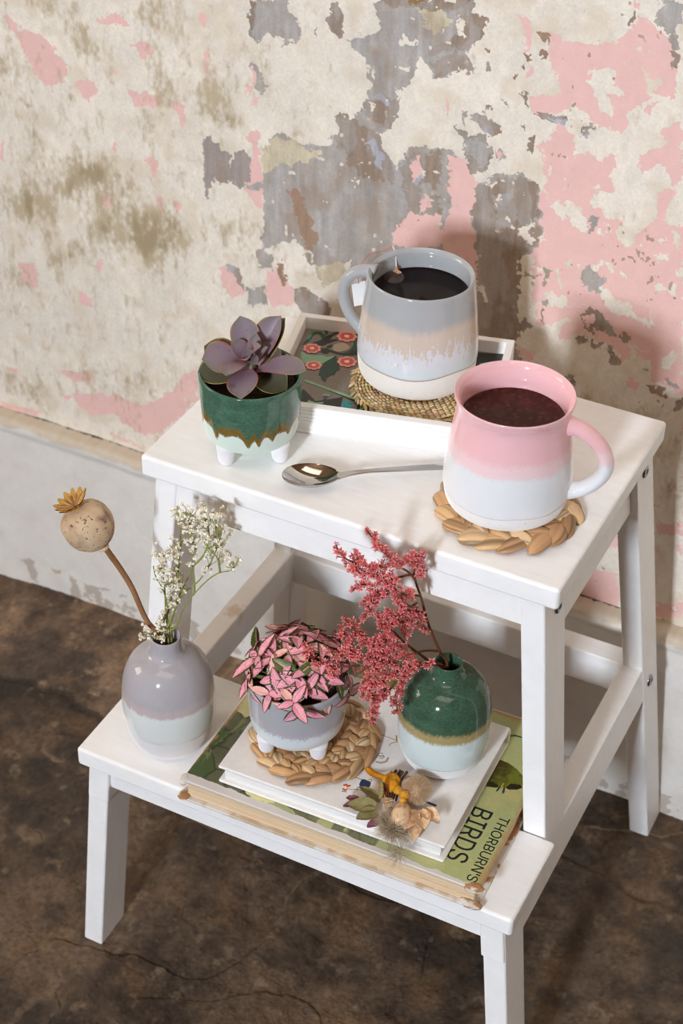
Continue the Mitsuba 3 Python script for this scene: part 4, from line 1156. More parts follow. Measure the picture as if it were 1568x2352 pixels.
put(b1 + '__page_block', moved(page_block(-hw + 0.003, hw - 0.003, -hd + 0.0025, hd - 0.002, ZB0 + 0.0026, ZB0 + 0.0192, 22, 3, 0.0009), BM), 'old_pages', False)
put(b1 + '__front_cover', moved(rbox(-hw, hw, -hd, hd, 0.0, 0.0026, 0.0010, 8), BM @ trimesh.transformations.translation_matrix([0, 0, ZB0 + 0.0192])), 'painted_cover', 30)
put(b1 + '__spine', moved(hullbox([(x, y, z) for x in (-hw + 0.001, hw - 0.001) for y, z in ((hd + 0.0005, ZB0 + 0.0012), (hd + 0.0005, ZB0 + 0.0205), (hd + 0.0035, ZB0 + 0.006), (hd + 0.0035, ZB0 + 0.016))], 0.0008, 6), BM), 'worn_board', 30)


def crumple(x, y, z, sx, sy, sz, seed):
    m = trimesh.creation.icosphere(3, 1.0)
    v = m.vertices * [sx, sy, sz]
    v = v * (0.72 + 0.6 * meshkit.fbm(v * 260, 3, seed=seed)[:, None]) + [x, y, z]
    return trimesh.Trimesh(v, m.faces, process=False)


for i_, (x_, y_, z_, a_, b_, c_) in enumerate(((-hw + 0.0015, -hd + 0.0025, ZB0 + 0.0200, 0.0042, 0.0062, 0.0026), (-hw + 0.001, -hd + 0.0015, ZB0 + 0.0034, 0.0046, 0.0052, 0.0024), (hw - 0.004, -hd + 0.003, ZB0 + 0.0196, 0.0078, 0.0046, 0.0034), (hw - 0.004, -hd + 0.001, ZB0 + 0.0036, 0.0085, 0.0044, 0.0026))):
    put(b1 + '__frayed_corner', moved(crumple(x_, y_, z_, a_, b_, c_, 40 + i_), BM), 'worn_board', True)
ztop = ZB0 + 0.0192 + 0.0026
# title letters, reading from the back of the step towards the front
TM = np.eye(4)
TM[:3, 0], TM[:3, 1] = (0.02, -1, 0), (1, 0.02, 0)


def title(text, key, x, y_start, length, height):
    widths, ms = [], []
    pen = 0.0
    for ch in text:
        if ch == "'":
            m = meshkit.text_mesh("'", height, 0.00012)
        else:
            m = meshkit.text_mesh(ch, height, 0.00012)
        m.apply_translation([-m.bounds[0][0], 0, 0])
        w = m.bounds[1][0]
        ms.append((pen, m))
        pen += w + height * 0.16
    s = length / (pen - height * 0.16)
    for p_, m in ms:
        m = m.copy()
        m.apply_scale([s, 1, 1])
        m.apply_translation([p_ * s, 0, 0])
        M_ = TM.copy()
        M_[:3, 3] = (x, y_start, ztop)
        put(key, moved(m, M_), 'black_print', False)


title('BIRDS', b1 + '__title_letter', 0.1270, -0.0120, 0.0575, 0.0160)
title("THORBURN'S", b1 + '__title_letter', 0.1490, -0.0120, 0.0700, 0.0080)
bsdf('ink_bird', mikit.proc(lambda p, n, uv: mix(mix(lin(70, 58, 22), lin(110, 116, 34), smoothstep(0.128, 0.142, p.x + (fbm(p.x * 200, p.y * 200, 1.0) - 0.5) * 0.02)), lin(52, 84, 30), smoothstep(0.55, 0.7, fbm(p.x * 130, p.y * 130, 4.0)) * 0.7)), 0.4, 0.3)
bsdf('ink_shade', lin(40, 34, 16), 0.4, 0.3)
bsdf('ink_yellow', lin(176, 142, 40), 0.4, 0.3)
bird = thing  # (names below are parts of the book)


def on_cover(pts, ink, lv):
    put(b1 + '__printed_shape', poly_mesh(np.array(pts, float).reshape(-1, 2), ztop + 0.0001 * lv, 0.0001), ink, False)


on_cover([0.1215, 0.0400, 0.1262, 0.0432, 0.1336, 0.0428, 0.1410, 0.0400, 0.1470, 0.0362, 0.1520, 0.0320, 0.1530, 0.0262, 0.1500, 0.0226, 0.1440, 0.0196, 0.1400, 0.0170, 0.1369, 0.0170, 0.1330, 0.0132, 0.1280, 0.0116, 0.1225, 0.0112, 0.1200, 0.0150, 0.1195, 0.0300], 'ink_bird', 0)
on_cover([0.1300, 0.0180, 0.1345, 0.0172, 0.1362, 0.0150, 0.1330, 0.0130, 0.1285, 0.0130, 0.1270, 0.0160], 'ink_shade', 1)
on_cover([0.1430, 0.0230, 0.1500, 0.0252, 0.1528, 0.0235, 0.1500, 0.0195, 0.1440, 0.0165, 0.1412, 0.0172], 'ink_shade', 1)
on_cover([0.1372, 0.0210, 0.1388, 0.0206, 0.1386, 0.0142, 0.1374, 0.0146], 'ink_yellow', 2)
on_cover([0.1364, 0.0166, 0.1376, 0.0164, 0.1372, 0.0112, 0.1362, 0.0096, 0.1358, 0.0120], 'ink_deep_green', 2)
on_cover([0.1394, 0.0174, 0.1408, 0.0172, 0.1424, 0.0118, 0.1414, 0.0096, 0.1404, 0.0124], 'ink_deep_green', 2)
on_cover([0.1215, 0.0700, 0.1262, 0.0730, 0.1330, 0.0740, 0.1340, 0.0752, 0.1260, 0.0750, 0.1205, 0.0712], 'ink_green', 0)
# white book
WA = math.radians(1.8)
WM = np.eye(4)
WM[:3, :3] = [[math.cos(WA), -math.sin(WA), 0], [math.sin(WA), math.cos(WA), 0], [0, 0, 1]]
WM[:3, 3] = (0.0330, -0.0100, ztop)
ww, wd, wh = 0.0945, 0.0690, 0.0181
bsdf('white_cover', mikit.proc(lambda p, n, uv: mix(lin(234, 232, 230), lin(224, 220, 216), fbm(p.x * 300, p.y * 300, p.z * 300)) * (0.97 + 0.05 * fbm(p.x * 1800, p.y * 1800, 1.0))), 0.6, 0.3)
bsdf('white_pages', mikit.proc(lambda p, n, uv: mix(lin(236, 236, 236), lin(218, 216, 212), noise(p.x * 5, p.y * 5, p.z * 2600))), 0.8, 0.1)
b2 = thing('white_book', 'white hardback book with small ink drawings on its cover, lying on the large old book', 'book')
put(b2 + '__back_cover', moved(rbox(-ww, ww, -wd, wd, 0.0002, 0.0030, 0.0011, 8), WM), 'white_cover', 30)
put(b2 + '__page_block', moved(page_block(-ww + 0.004, ww - 0.004, -wd + 0.0035, wd - 0.002, 0.0030, wh - 0.0028, 14, 8, 0.0004), WM), 'white_pages', False)
put(b2 + '__front_cover', moved(rbox(-ww, ww, -wd, wd, wh - 0.0028, wh, 0.0011, 8), WM), 'white_cover', 30)
put(b2 + '__spine', moved(hullbox([(x, y, z) for x in (-ww + 0.001, ww - 0.001) for y, z in ((wd + 0.0005, 0.0012), (wd + 0.0005, wh - 0.001), (wd + 0.003, 0.005), (wd + 0.003, wh - 0.005))], 0.0007, 6), WM), 'white_cover', 30)
zt2 = ztop + wh
bsdf('ink_navy', lin(46, 62, 86), 0.5, 0.3)
bsdf('ink_line', lin(70, 72, 78), 0.5, 0.3)
bsdf('ink_orange', lin(204, 96, 48), 0.5, 0.3)
bsdf('ink_red_mark', lin(222, 140, 132), 0.5, 0.3)
BOOK_STROKES = [
 ('ink_navy',22,[479,-479,475,-442,515,-447,518,-472,498,-469]),
 ('ink_line',2,[372,-437,473,-430]),
 ('ink_line',2,[393,-564,423,-568,462,-541,542,-531]),
 ('ink_line',2,[484,-490,462,-521,471,-549]),
 ('ink_line',2,[500,-416,510,-397,526,-402,526,-421,509,-424]),
 ('ink_navy',10,[553,-544,572,-515,599,-533,624,-546]),
 ('ink_line',3,[548,-553,572,-573,592,-556]),
 ('ink_orange',9,[361,-548,374,-535,389,-546,401,-533]),
 ('ink_orange',8,[372,-588,388,-593,397,-581]),
 ('ink_line',3,[375,-613,407,-602]),
 ('ink_navy',9,[749,-264,758,-233,790,-222,828,-242,846,-252]),
 ('ink_navy',11,[973,-406,1008,-413,1064,-414]),
 ('ink_line',2,[446,-177,448,-121,468,-103,502,-133,494,-158,470,-157]),
 ('ink_line',3,[455,-145,492,-132]),
 ('ink_sand',8,[472,-210,507,-205,538,-169,534,-130]),
 ('ink_line',2,[363,76,504,74]),
 ('ink_sand',4,[484,-6,485,22,512,57]),
 ('ink_yellow',6,[487,121,520,61]),
 ('ink_line',2,[237,-528,278,-533,287,-515,247,-510]),
 ('ink_line',3,[-275,-143,-262,-150,-263,-158]),
]



def stroke(pts, w, ink):
    g = sg.LineString(np.array(pts, float).reshape(-1, 2) / 10000).buffer(w / 10000, 4)
    put(b2 + '__ink_stroke', poly_mesh(list(g.exterior.coords), zt2, 0.0001), ink, False)


for _ink, _w, _pts in BOOK_STROKES:
    stroke(_pts, _w, _ink)
for _ch, _x, _y, _a, _h in (('C', 0.0815, -0.0285, -98, 0.0050), ('o', 0.0802, -0.0345, -80, 0.0048), ('w', 0.0795, -0.0392, -68, 0.0046), ('w', 0.0655, -0.0505, 20, 0.0040)):
    _m = meshkit.text_mesh(_ch, _h, 0.0001)
    _m.apply_translation([-_m.bounds[0][0], 0, 0])
    put(b2 + '__ink_letter', moved(_m, trimesh.transformations.translation_matrix([_x, _y, zt2]) @ trimesh.transformations.rotation_matrix(math.radians(_a), [0, 0, 1])), 'ink_line', False)
# ================================================================== PLANTS
# traced stems, flower spikes and clusters as points in tenths of a millimetre
PLANTS = {
 'stems': [[[882,74,3932],[850,22,4044],[767,-55,4347],[712,-119,4657],[686,-168,4823],[686,-205,4911],[713,-229,5011]],[[712,-230,4878],[686,-264,4954],[620,-318,5033]],[[699,-236,4926],[660,-292,4951],[611,-352,4951],[562,-412,4953]],[[731,-165,4699],[702,-251,4760],[658,-344,4822]],[[748,-123,4519],[705,-244,4640],[674,-359,4775]],[[824,2,4078],[762,-172,4186],[737,-328,4259]],[[862,65,3881],[821,-39,3980],[767,-147,4127],[704,-261,4288],[632,-379,4486]],[[862,65,3878],[796,-78,4010],[725,-223,4072],[654,-368,4158]],[[660,-366,4011],[628,-403,3929],[594,-442,3879]],[[441,-538,4203],[406,-576,4217],[318,-641,4225]],[[664,-253,4488],[639,-376,4573]],[[708,-165,4628],[689,-207,4621],[658,-256,4645]]],
 'spikes': [[[632,-312,5058],[525,-349,5132],[448,-371,5236],[385,-387,5323]],[[503,-375,5023],[598,-336,5076],[684,-302,5085],[769,-269,5109]],[[705,-233,5029],[734,-219,5082],[755,-209,5132]],[[736,-218,4924],[747,-213,5030]],[[649,-282,5087],[731,-243,5120]],[[627,-381,4895],[560,-406,4948],[471,-442,5029],[404,-466,5080],[338,-491,5095],[278,-513,5132],[231,-527,5228]],[[404,-466,5073],[367,-473,5123],[346,-472,5188]],[[382,-499,5066],[341,-519,5049]],[[461,-461,5024],[506,-440,5086],[559,-414,5065]],[[616,-364,4962],[574,-385,4975],[531,-405,5011]],[[480,-452,4905],[421,-491,4923],[364,-530,4871]],[[467,-458,5009],[394,-494,5022],[331,-524,5049]],[[521,-432,4937],[606,-392,4910],[651,-370,4836],[685,-353,4761]],[[577,-406,4848],[483,-451,4814],[422,-480,4735]],[[483,-450,4798],[469,-468,4714],[434,-496,4605]],[[576,-406,4863],[525,-430,4815],[517,-434,4738]],[[661,-321,4680],[610,-334,4793],[583,-336,4837]],[[688,-308,4789],[715,-272,4819]],[[626,-293,4598],[692,-239,4600],[750,-189,4538]],[[709,-187,4567],[753,-154,4449],[789,-126,4346]],[[713,-251,4555],[685,-265,4459],[672,-271,4363]],[[681,-267,4553],[653,-280,4442]],[[639,-376,4573],[595,-397,4633],[582,-403,4695]],[[631,-380,4510],[558,-426,4578],[527,-451,4678]],[[651,-347,4587],[612,-378,4626],[572,-408,4663]],[[567,-432,4430],[582,-414,4516],[629,-380,4557]],[[513,-481,4381],[450,-519,4464],[397,-551,4546],[340,-586,4655]],[[477,-520,4461],[433,-541,4522],[401,-557,4505]],[[596,-441,4464],[516,-490,4422],[457,-530,4412]],[[648,-416,4498],[581,-459,4409],[522,-498,4367]],[[673,-404,4420],[642,-419,4387],[600,-439,4353]],[[729,-377,4358],[667,-414,4362],[585,-461,4332],[525,-497,4271]],[[773,-355,4312],[720,-381,4294],[666,-407,4308]],[[609,-457,4339],[528,-507,4329],[491,-536,4272]],[[590,-466,4274],[520,-510,4216],[462,-550,4157]],[[691,-395,4228],[620,-440,4218],[550,-485,4176]],[[783,-306,4196],[729,-355,4147],[662,-409,4130]],[[833,-171,4109],[784,-239,4110],[747,-301,4079]],[[673,-404,4130],[613,-444,4088],[575,-473,4046]],[[572,-475,4160],[513,-514,4102],[475,-543,4044]],[[532,-494,4044],[494,-523,3986],[479,-541,3911]],[[731,-354,4098],[716,-372,4024],[690,-395,3950]],[[597,-463,4063],[544,-488,4012],[513,-503,3944]],[[633,-445,4260],[568,-476,4273],[503,-508,4303]],[[448,-557,4286],[409,-590,4344],[372,-623,4370],[260,-691,4386]],[[404,-578,4316],[383,-595,4417],[352,-617,4500],[332,-634,4607]],[[313,-644,4218],[279,-671,4242],[187,-726,4295],[147,-756,4382],[119,-781,4476]],[[298,-651,4161],[307,-646,4218]],[[447,-557,4318],[393,-583,4332]],[[536,-492,3895],[550,-485,3795],[541,-489,3727],[550,-485,3625]],[[514,-502,3911],[570,-476,3880],[549,-485,3829]],[[711,-385,3967],[682,-399,3866],[696,-392,3783],[677,-402,3714]],[[621,-451,3982],[581,-470,3880]]],
 'bb_stems': [[[-1299,-397,3575],[-1250,-374,3749],[-1214,-356,3928],[-1169,-335,4104],[-1087,-295,4365],[-1075,-290,4575],[-1088,-296,4739],[-1116,-309,4880]],[[-1292,-394,3575],[-1223,-379,3742],[-1141,-358,3959],[-1053,-334,4129],[-862,-261,4364],[-779,-240,4402],[-716,-228,4543]],[[-1305,-400,3575],[-1250,-383,3800],[-1162,-350,4066],[-1018,-290,4260],[-936,-259,4440],[-883,-244,4656],[-890,-256,4846]],[[-1311,-403,3575],[-1288,-373,3778],[-1259,-341,3986],[-1250,-318,4147]],[[-1317,-406,3574],[-1293,-403,3798],[-1258,-395,3983],[-1283,-416,4163],[-1321,-444,4296],[-1325,-454,4387]],[[-1323,-409,3574],[-1309,-406,3750],[-1276,-395,3932],[-1272,-397,4153],[-1280,-406,4370],[-1249,-396,4500]],[[-1069,-309,4103],[-1062,-305,4254],[-1076,-312,4381]],[[-1329,-412,3574],[-1340,-451,3672],[-1362,-494,3729]],[[-1305,-400,3575],[-1277,-375,3828],[-1222,-338,4172],[-1185,-309,4379],[-1222,-316,4496]],[[-1081,-292,4365],[-988,-263,4505],[-948,-258,4683],[-967,-282,4856]],[[-855,-272,4375],[-862,-287,4508],[-913,-323,4610]],[[-1169,-335,4104],[-1179,-347,4324],[-1147,-339,4582],[-1146,-346,4793]]],
 'bb_clusters': [[-1139,-301,4907],[-1059,-324,4883],[-997,-260,4878],[-905,-262,4844],[-962,-294,4784],[-1061,-229,4613],[-933,-157,4640],[-1058,-382,4789],[-1157,-314,4800],[-862,-167,4536],[-777,-279,4514],[-923,-244,4550],[-927,-319,4477],[-1055,-308,4533],[-1016,-322,4653],[-1202,-314,4523],[-1215,-417,4550],[-1226,-469,4528],[-1280,-426,4418],[-1214,-438,4283],[-1169,-403,4317],[-1182,-287,4203],[-1231,-450,4178],[-1202,-402,4089],[-1258,-371,3943],[-1409,-390,3673],[-1297,-503,3753],[-1286,-419,3742],[-1372,-509,3732],[-1271,-493,3912],[-752,-210,4525],[-840,-294,4958],[-1133,-330,4623],[-1250,-467,4375],[-1170,-357,4411],[-1123,-433,4260],[-1023,-373,4877],[-980,-197,4834],[-920,-176,4739],[-880,-172,4629],[-898,-331,4711],[-1002,-275,4818],[-866,-247,4521],[-1112,-301,4823],[-1191,-380,4491],[-1283,-400,4365],[-1234,-370,4169]],
 'poppy_stem': [[-1318,-407,3543],[-1393,-469,3808],[-1483,-539,4196],[-1543,-595,4404],[-1587,-642,4547],[-1596,-674,4615]],
 'poppy': [[-1599,-675,4627],[-1695,-721,4815],[-1764,-754,4997]],
}



def pts_of(a):
    return np.array(a, float) / 10000


# ---- purple succulent
def succ_color(p, n, uv):
    t, s = uv.x, dr.abs(uv.y)
    f = fbm(p.x * 240, p.y * 240, p.z * 240)
    g = fbm(p.x * 90, p.y * 90, p.z * 90)
    c = mix(lin(136, 114, 128), lin(120, 116, 114), smoothstep(0.35, 1.0, t) * g * 1.4)
    c = mix(c, lin(178, 128, 140), smoothstep(0.45, 0.02, t) * 0.7)
    c = mix(c, lin(104, 104, 94), smoothstep(0.55, 0.8, g) * 0.5)
    c = mix(c, lin(74, 52, 62), smoothstep(0.66, 0.8, f) * 0.4)
    edge = smoothstep(0.86, 0.97, s + (f - 0.5) * 0.06)
    return mix(c, mix(lin(164, 88, 92), lin(168, 146, 84), smoothstep(0.5, 1.0, t)), edge)


bsdf('succulent_leaf', mikit.proc(succ_color), 0.42, 0.4)
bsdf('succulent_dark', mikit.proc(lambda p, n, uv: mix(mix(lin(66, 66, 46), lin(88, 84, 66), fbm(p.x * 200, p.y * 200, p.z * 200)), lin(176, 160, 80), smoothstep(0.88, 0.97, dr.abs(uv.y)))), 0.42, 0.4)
bsdf('potting_soil', mikit.proc(lambda p, n, uv: mix(lin(26, 20, 16), lin(64, 48, 36), fbm(p.x * 500, p.y * 500, p.z * 500))), 0.9, 0.1)


def succ_leaf(base, tip, width, cup, bend, up=(0, 0, 1), thick=0.0022, fold=0.0):
    """A fleshy pointed leaf from base to tip; cup: how far its sides rise, bend: how far its middle sags (in parts of its length)."""
    base, tip = np.array(base, float), np.array(tip, float)
    L = np.linalg.norm(tip - base)
    M = frame_matrix(base, tip - base, up)
    nt, ns = 22, 15
    t = np.linspace(0, 1, nt)
    w = 1.12 * width / 2 * (0.36 + 0.64 * np.sin(np.clip(t / 0.64, 0, 1) * PI / 2) ** 1.5) * np.where(t > 0.64, np.sqrt(np.clip(1 - ((t - 0.64) / 0.36) ** 2.5, 0, 1)), 1)
    w = np.maximum(w, 0.0002)
    s = np.linspace(-1, 1, ns)
    X = np.repeat((t * L)[:, None], ns, 1)
    X[-1] += 0.0016
    Y = w[:, None] * s[None] * (1 - 0.12 * fold * np.abs(s)[None])
    Z = cup * w[:, None] * (s[None] ** 2) + fold * w[:, None] * np.abs(s)[None] - bend * L * np.sin(t * PI)[:, None]
    th = thick * (1 - 0.9 * np.abs(s)[None] ** 3) * (0.4 + 0.6 * np.sin(np.clip(t * 1.05, 0, 1) * PI)[:, None])
    top = np.stack([X, Y, Z + th / 2], -1).reshape(-1, 3)
    bot = np.stack([X, Y, Z - th / 2], -1).reshape(-1, 3)
    f = grid_faces(nt, ns)
    k = nt * ns
    rim = [i * ns for i in range(nt)] + [(nt - 1) * ns + j for j in range(1, ns)] + [i * ns + ns - 1 for i in range(nt - 2, -1, -1)]
    side = [(a, b, b + k) for a, b in zip(rim, rim[1:])] + [(a, b + k, a + k) for a, b in zip(rim, rim[1:])]
    uv1 = np.stack([np.repeat(t[:, None], ns, 1), np.repeat(s[None], nt, 0)], -1).reshape(-1, 2)
    m = trimesh.Trimesh(np.vstack([top, bot]), np.vstack([f, f[:, ::-1] + k, side]), process=False)
    m.apply_transform(M)
    return m, np.vstack([uv1, uv1])


SC = np.array([-0.1000, 0.0500, 0.5700])
succ = thing('succulent', 'purple grey succulent rosette with red leaf edges growing in the dark green planter', 'succulent')
put(succ + '__soil', lathe(-0.1005, 0.0495, smooth_profile([(0.0002, 0.5605), (0.02, 0.5600), (0.0335, 0.5590), (0.0338, 0.5570)], 30), 48)[0], 'potting_soil', True)
put(succ + '__stem', tube([SC + [0, 0, -0.012], SC + [0, 0, -0.002], SC + [0, 0, 0.006]], [0.005, 0.006, 0.003], 10), 'succulent_dark', True)
SUCC_LEAVES = [
 ([-0.1,0.054,0.573],[-0.1111,0.0543,0.6085],0.0195,0.3,-0.02,(0.35,-0.75,0.55),'succulent_leaf',0.0),
 ([-0.097,0.054,0.573],[-0.0858,0.0682,0.6085],0.019,0.55,0.0,(-0.05,-0.8,0.55),'succulent_leaf',0.25),
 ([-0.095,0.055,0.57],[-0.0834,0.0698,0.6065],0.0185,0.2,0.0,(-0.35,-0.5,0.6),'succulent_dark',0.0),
 ([-0.096,0.049,0.57],[-0.0584,0.0541,0.579],0.0205,0.15,-0.12,(0,-0.1,1),'succulent_leaf',0.0),
 ([-0.1,0.045,0.572],[-0.086,0.0099,0.5725],0.0205,0.35,-0.05,(0,-0.4,0.9),'succulent_leaf',0.0),
 ([-0.103,0.047,0.576],[-0.0985,0.0116,0.587],0.0165,0.35,-0.03,(-0.1,-0.3,0.95),'succulent_leaf',0.0),
 ([-0.104,0.049,0.573],[-0.1267,0.0271,0.583],0.026,0.3,-0.04,(0.1,-0.4,0.9),'succulent_leaf',0.0),
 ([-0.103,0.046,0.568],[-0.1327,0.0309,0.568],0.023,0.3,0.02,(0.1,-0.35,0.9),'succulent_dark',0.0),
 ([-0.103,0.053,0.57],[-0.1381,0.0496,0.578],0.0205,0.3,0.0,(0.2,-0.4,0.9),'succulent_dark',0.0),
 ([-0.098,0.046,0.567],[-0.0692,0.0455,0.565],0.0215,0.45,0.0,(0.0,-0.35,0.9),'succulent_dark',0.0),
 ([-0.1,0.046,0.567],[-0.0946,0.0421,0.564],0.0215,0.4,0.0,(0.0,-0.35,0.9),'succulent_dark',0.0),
 ([-0.103,0.051,0.577],[-0.1104,0.0404,0.594],0.013,0.4,-0.05,(0.3,-0.5,0.8),'succulent_leaf',0.0),
 ([-0.099,0.052,0.578],[-0.0967,0.0518,0.6],0.0095,0.5,-0.05,(0.3,-0.8,0.5),'succulent_leaf',0.0),
 ([-0.098,0.05,0.578],[-0.0852,0.0374,0.601],0.008,0.6,-0.1,(-0.6,-0.5,0.6),'succulent_leaf',0.0),
 ([-0.101,0.049,0.578],[-0.0945,0.036,0.5975],0.009,0.4,-0.05,(0.3,-0.6,0.7),'succulent_leaf',0.0),
 ([-0.101,0.048,0.578],[-0.0911,0.0286,0.593],0.008,0.4,-0.05,(0.1,-0.6,0.8),'succulent_leaf',0.0),
 ([-0.099,0.048,0.578],[-0.0846,0.0309,0.59],0.008,0.5,-0.08,(0,-0.5,0.9),'succulent_leaf',0.0),
 ([-0.097,0.051,0.576],[-0.0871,0.05,0.592],0.009,0.4,-0.05,(-0.3,-0.5,0.8),'succulent_leaf',0.0),
 ([-0.088,0.062,0.566],[-0.0947,0.0786,0.574],0.009,0.3,0.0,(0,-0.3,1),'succulent_leaf',0.0),
]

for b_, t_, w_, cup_, bend_, up_, mat_, fold_ in SUCC_LEAVES:
    m, uv = succ_leaf(b_, t_, w_, cup_, bend_, up_, fold=fold_)
    put(succ + '__leaf', m, mat_, True, uv=uv)

# ---- pink-leaved plant in its red nursery pot
bsdf('red_plastic', lin(150, 46, 24), 0.3, 0.5)


def fitt_color(p, n, uv):
    t, s = uv.x, dr.abs(uv.y)
    f = fbm(p.x * 420, p.y * 420, p.z * 420, octaves=2)
    c = mix(lin(218, 118, 150), lin(232, 168, 174), f)
    vein = dr.minimum(s * 1.6, dr.abs(dr.abs(((t * 6 + s * 1.5) - dr.floor(t * 6 + s * 1.5)) - 0.5) - 0.0) * 0.9 + s * 0.25)
    c = mix(c, lin(238, 196, 190), smoothstep(0.24, 0.03, vein) * 0.45)
    edge = smoothstep(0.66, 0.88, s + (f - 0.5) * 0.35 + 0.10 * smoothstep(0.8, 1.0, t))
    return mix(c, mix(lin(34, 40, 16), lin(62, 76, 34), f), edge)


bsdf('pink_leaf', mikit.proc(fitt_color), 0.42, 0.35)
bsdf('pale_leaf', mikit.proc(lambda p, n, uv: mix(mix(lin(222, 150, 150), lin(232, 186, 170), fbm(p.x * 420, p.y * 420, p.z * 420)), lin(58, 66, 30), smoothstep(0.72, 0.92, dr.abs(uv.y) + (fbm(p.x * 500, p.y * 500, p.z * 500) - 0.5) * 0.4))), 0.42, 0.35)
bsdf('green_leaf', mikit.proc(lambda p, n, uv: mix(mix(lin(60, 78, 32), lin(92, 110, 50), fbm(p.x * 300, p.y * 300, p.z * 300)), lin(206, 140, 142), smoothstep(0.2, 0.06, dr.abs(uv.y)))), 0.42, 0.35)
bsdf('green_stem', lin(120, 128, 70), 0.6, 0.3)


def fitt_leaf(L, W, droop, seed):
    g = random.Random(seed)
    nt, ns = 20, 11
    t = np.linspace(0, 1, nt)
    w = W / 2 * (np.sin(np.clip(t, 0, 1) ** 0.82 * PI) ** 0.78 * 0.97 + 0.03)
    w[-1] = 0.0001
    s = np.linspace(-1, 1, ns)
    saw = 1 + 0.07 * np.array([1 if i % 2 else -1 for i in range(nt)])
    wav = np.array([g.uniform(-1, 1) for _ in range(nt)])
    X = np.repeat((t * L)[:, None], ns, 1)
    Y = (w * saw)[:, None] * s[None]
    Z = -droop * L * (t ** 2)[:, None] + 0.16 * w[:, None] * np.abs(s)[None] ** 1.2 + 0.00035 * wav[:, None] * (s ** 2)[None] + 0.0006 * (1 - np.minimum(1, np.abs(s) * 3))[None] * -1
    v = np.stack([X, Y, Z], -1).reshape(-1, 3)
    th = 0.00035
    k = len(v)
    f = grid_faces(nt, ns)
    rim = [i * ns for i in range(nt)] + [(nt - 1) * ns + j for j in range(1, ns)] + [i * ns + ns - 1 for i in range(nt - 2, -1, -1)]
    side = [(a, b, b + k) for a, b in zip(rim, rim[1:])] + [(a, b + k, a + k) for a, b in zip(rim, rim[1:])]
    uv = np.stack([np.repeat(t[:, None], ns, 1), np.repeat(s[None], nt, 0)], -1).reshape(-1, 2)
    return trimesh.Trimesh(np.vstack([v, v - [0, 0, th]]), np.vstack([f, f[:, ::-1] + k, side]), process=False), np.vstack([uv, uv])


fit = thing('fittonia', 'bushy pink-leaved plant with green leaf edges in the grey and white planter', 'potted plant')
FCX, FCY, FZ = -0.0165, -0.0322, 0.3708
put(fit + '__nursery_pot', lathe(FCX, FCY, smooth_profile([(0.0002, 0.3225), (0.024, 0.3225), (0.0315, 0.355), (0.0327, 0.3655), (0.0331, 0.3672), (0.0322, 0.3676), (0.0312, 0.3660), (0.0295, 0.352), (0.0002, 0.351)], 90), 72)[0], 'red_plastic', True)
put(fit + '__soil', lathe(FCX, FCY, smooth_profile([(0.0002, 0.3600), (0.02, 0.3592), (0.0304, 0.3580)], 24), 48)[0], 'potting_soil', True)
FITT = {}
for k_, (L_, W_, d_) in enumerate(((0.0205, 0.0096, 0.16), (0.0165, 0.0080, 0.30), (0.0230, 0.0098, 0.26), (0.0140, 0.0072, 0.12), (0.0210, 0.0086, 0.45))):
    m, uv = fitt_leaf(L_, W_, d_, 60 + k_)
    for mat_ in ('pink_leaf', 'pale_leaf', 'green_leaf'):
        FITT[k_, mat_] = mikit.ply(m, mat_, True, uv=uv)
rng = random.Random(77)
n_leaf = 0


def fitt_put(pos, direction, up, kind, mat_, sc=1.0):
    global n_leaf
    M_ = frame_matrix(pos, direction, up)
    M_[:3, :3] *= sc
    put(fit + '__leaf', dict(FITT[kind, mat_]), None, world=T(M_.tolist()))
    n_leaf += 1


whorls = []
for i in range(36):
    # spread over a dome that bulges over the pot's rim
    el = math.asin(1 - (i + 0.5) / 36 * 1.08)
    az = i * 2.39996 + rng.uniform(-0.25, 0.25)
    if el < 0.30 and -2.55 < (az + PI) % (2 * PI) - PI < -0.35 and rng.random() < 0.35:
        continue
    R_, H_ = 0.0385, 0.0300
    nrm = np.array([math.cos(el) * math.cos(az) / R_, math.cos(el) * math.sin(az) / R_, math.sin(el) / H_])
    nrm /= np.linalg.norm(nrm)
    pos = np.array([FCX + R_ * math.cos(el) * math.cos(az) * rng.uniform(0.86, 1.04), FCY + 0.002 + R_ * math.cos(el) * math.sin(az) * rng.uniform(0.86, 1.0), FZ - 0.004 + H_ * math.sin(el) * rng.uniform(0.82, 1.1)])
    whorls.append((pos, nrm))
front = [((-0.0005, -0.0690, 0.3765), (0.20, -0.62, 0.76)), ((-0.0225, -0.0640, 0.3720), (-0.1, -0.7, 0.6)), ((-0.0420, -0.0560, 0.3725), (-0.5, -0.6, 0.6)), ((-0.012, -0.050, 0.3865), (0.1, -0.5, 0.85)), ((0.006, -0.046, 0.3860), (0.4, -0.5, 0.8)), ((-0.030, -0.046, 0.3880), (-0.3, -0.5, 0.8))]
stems = []
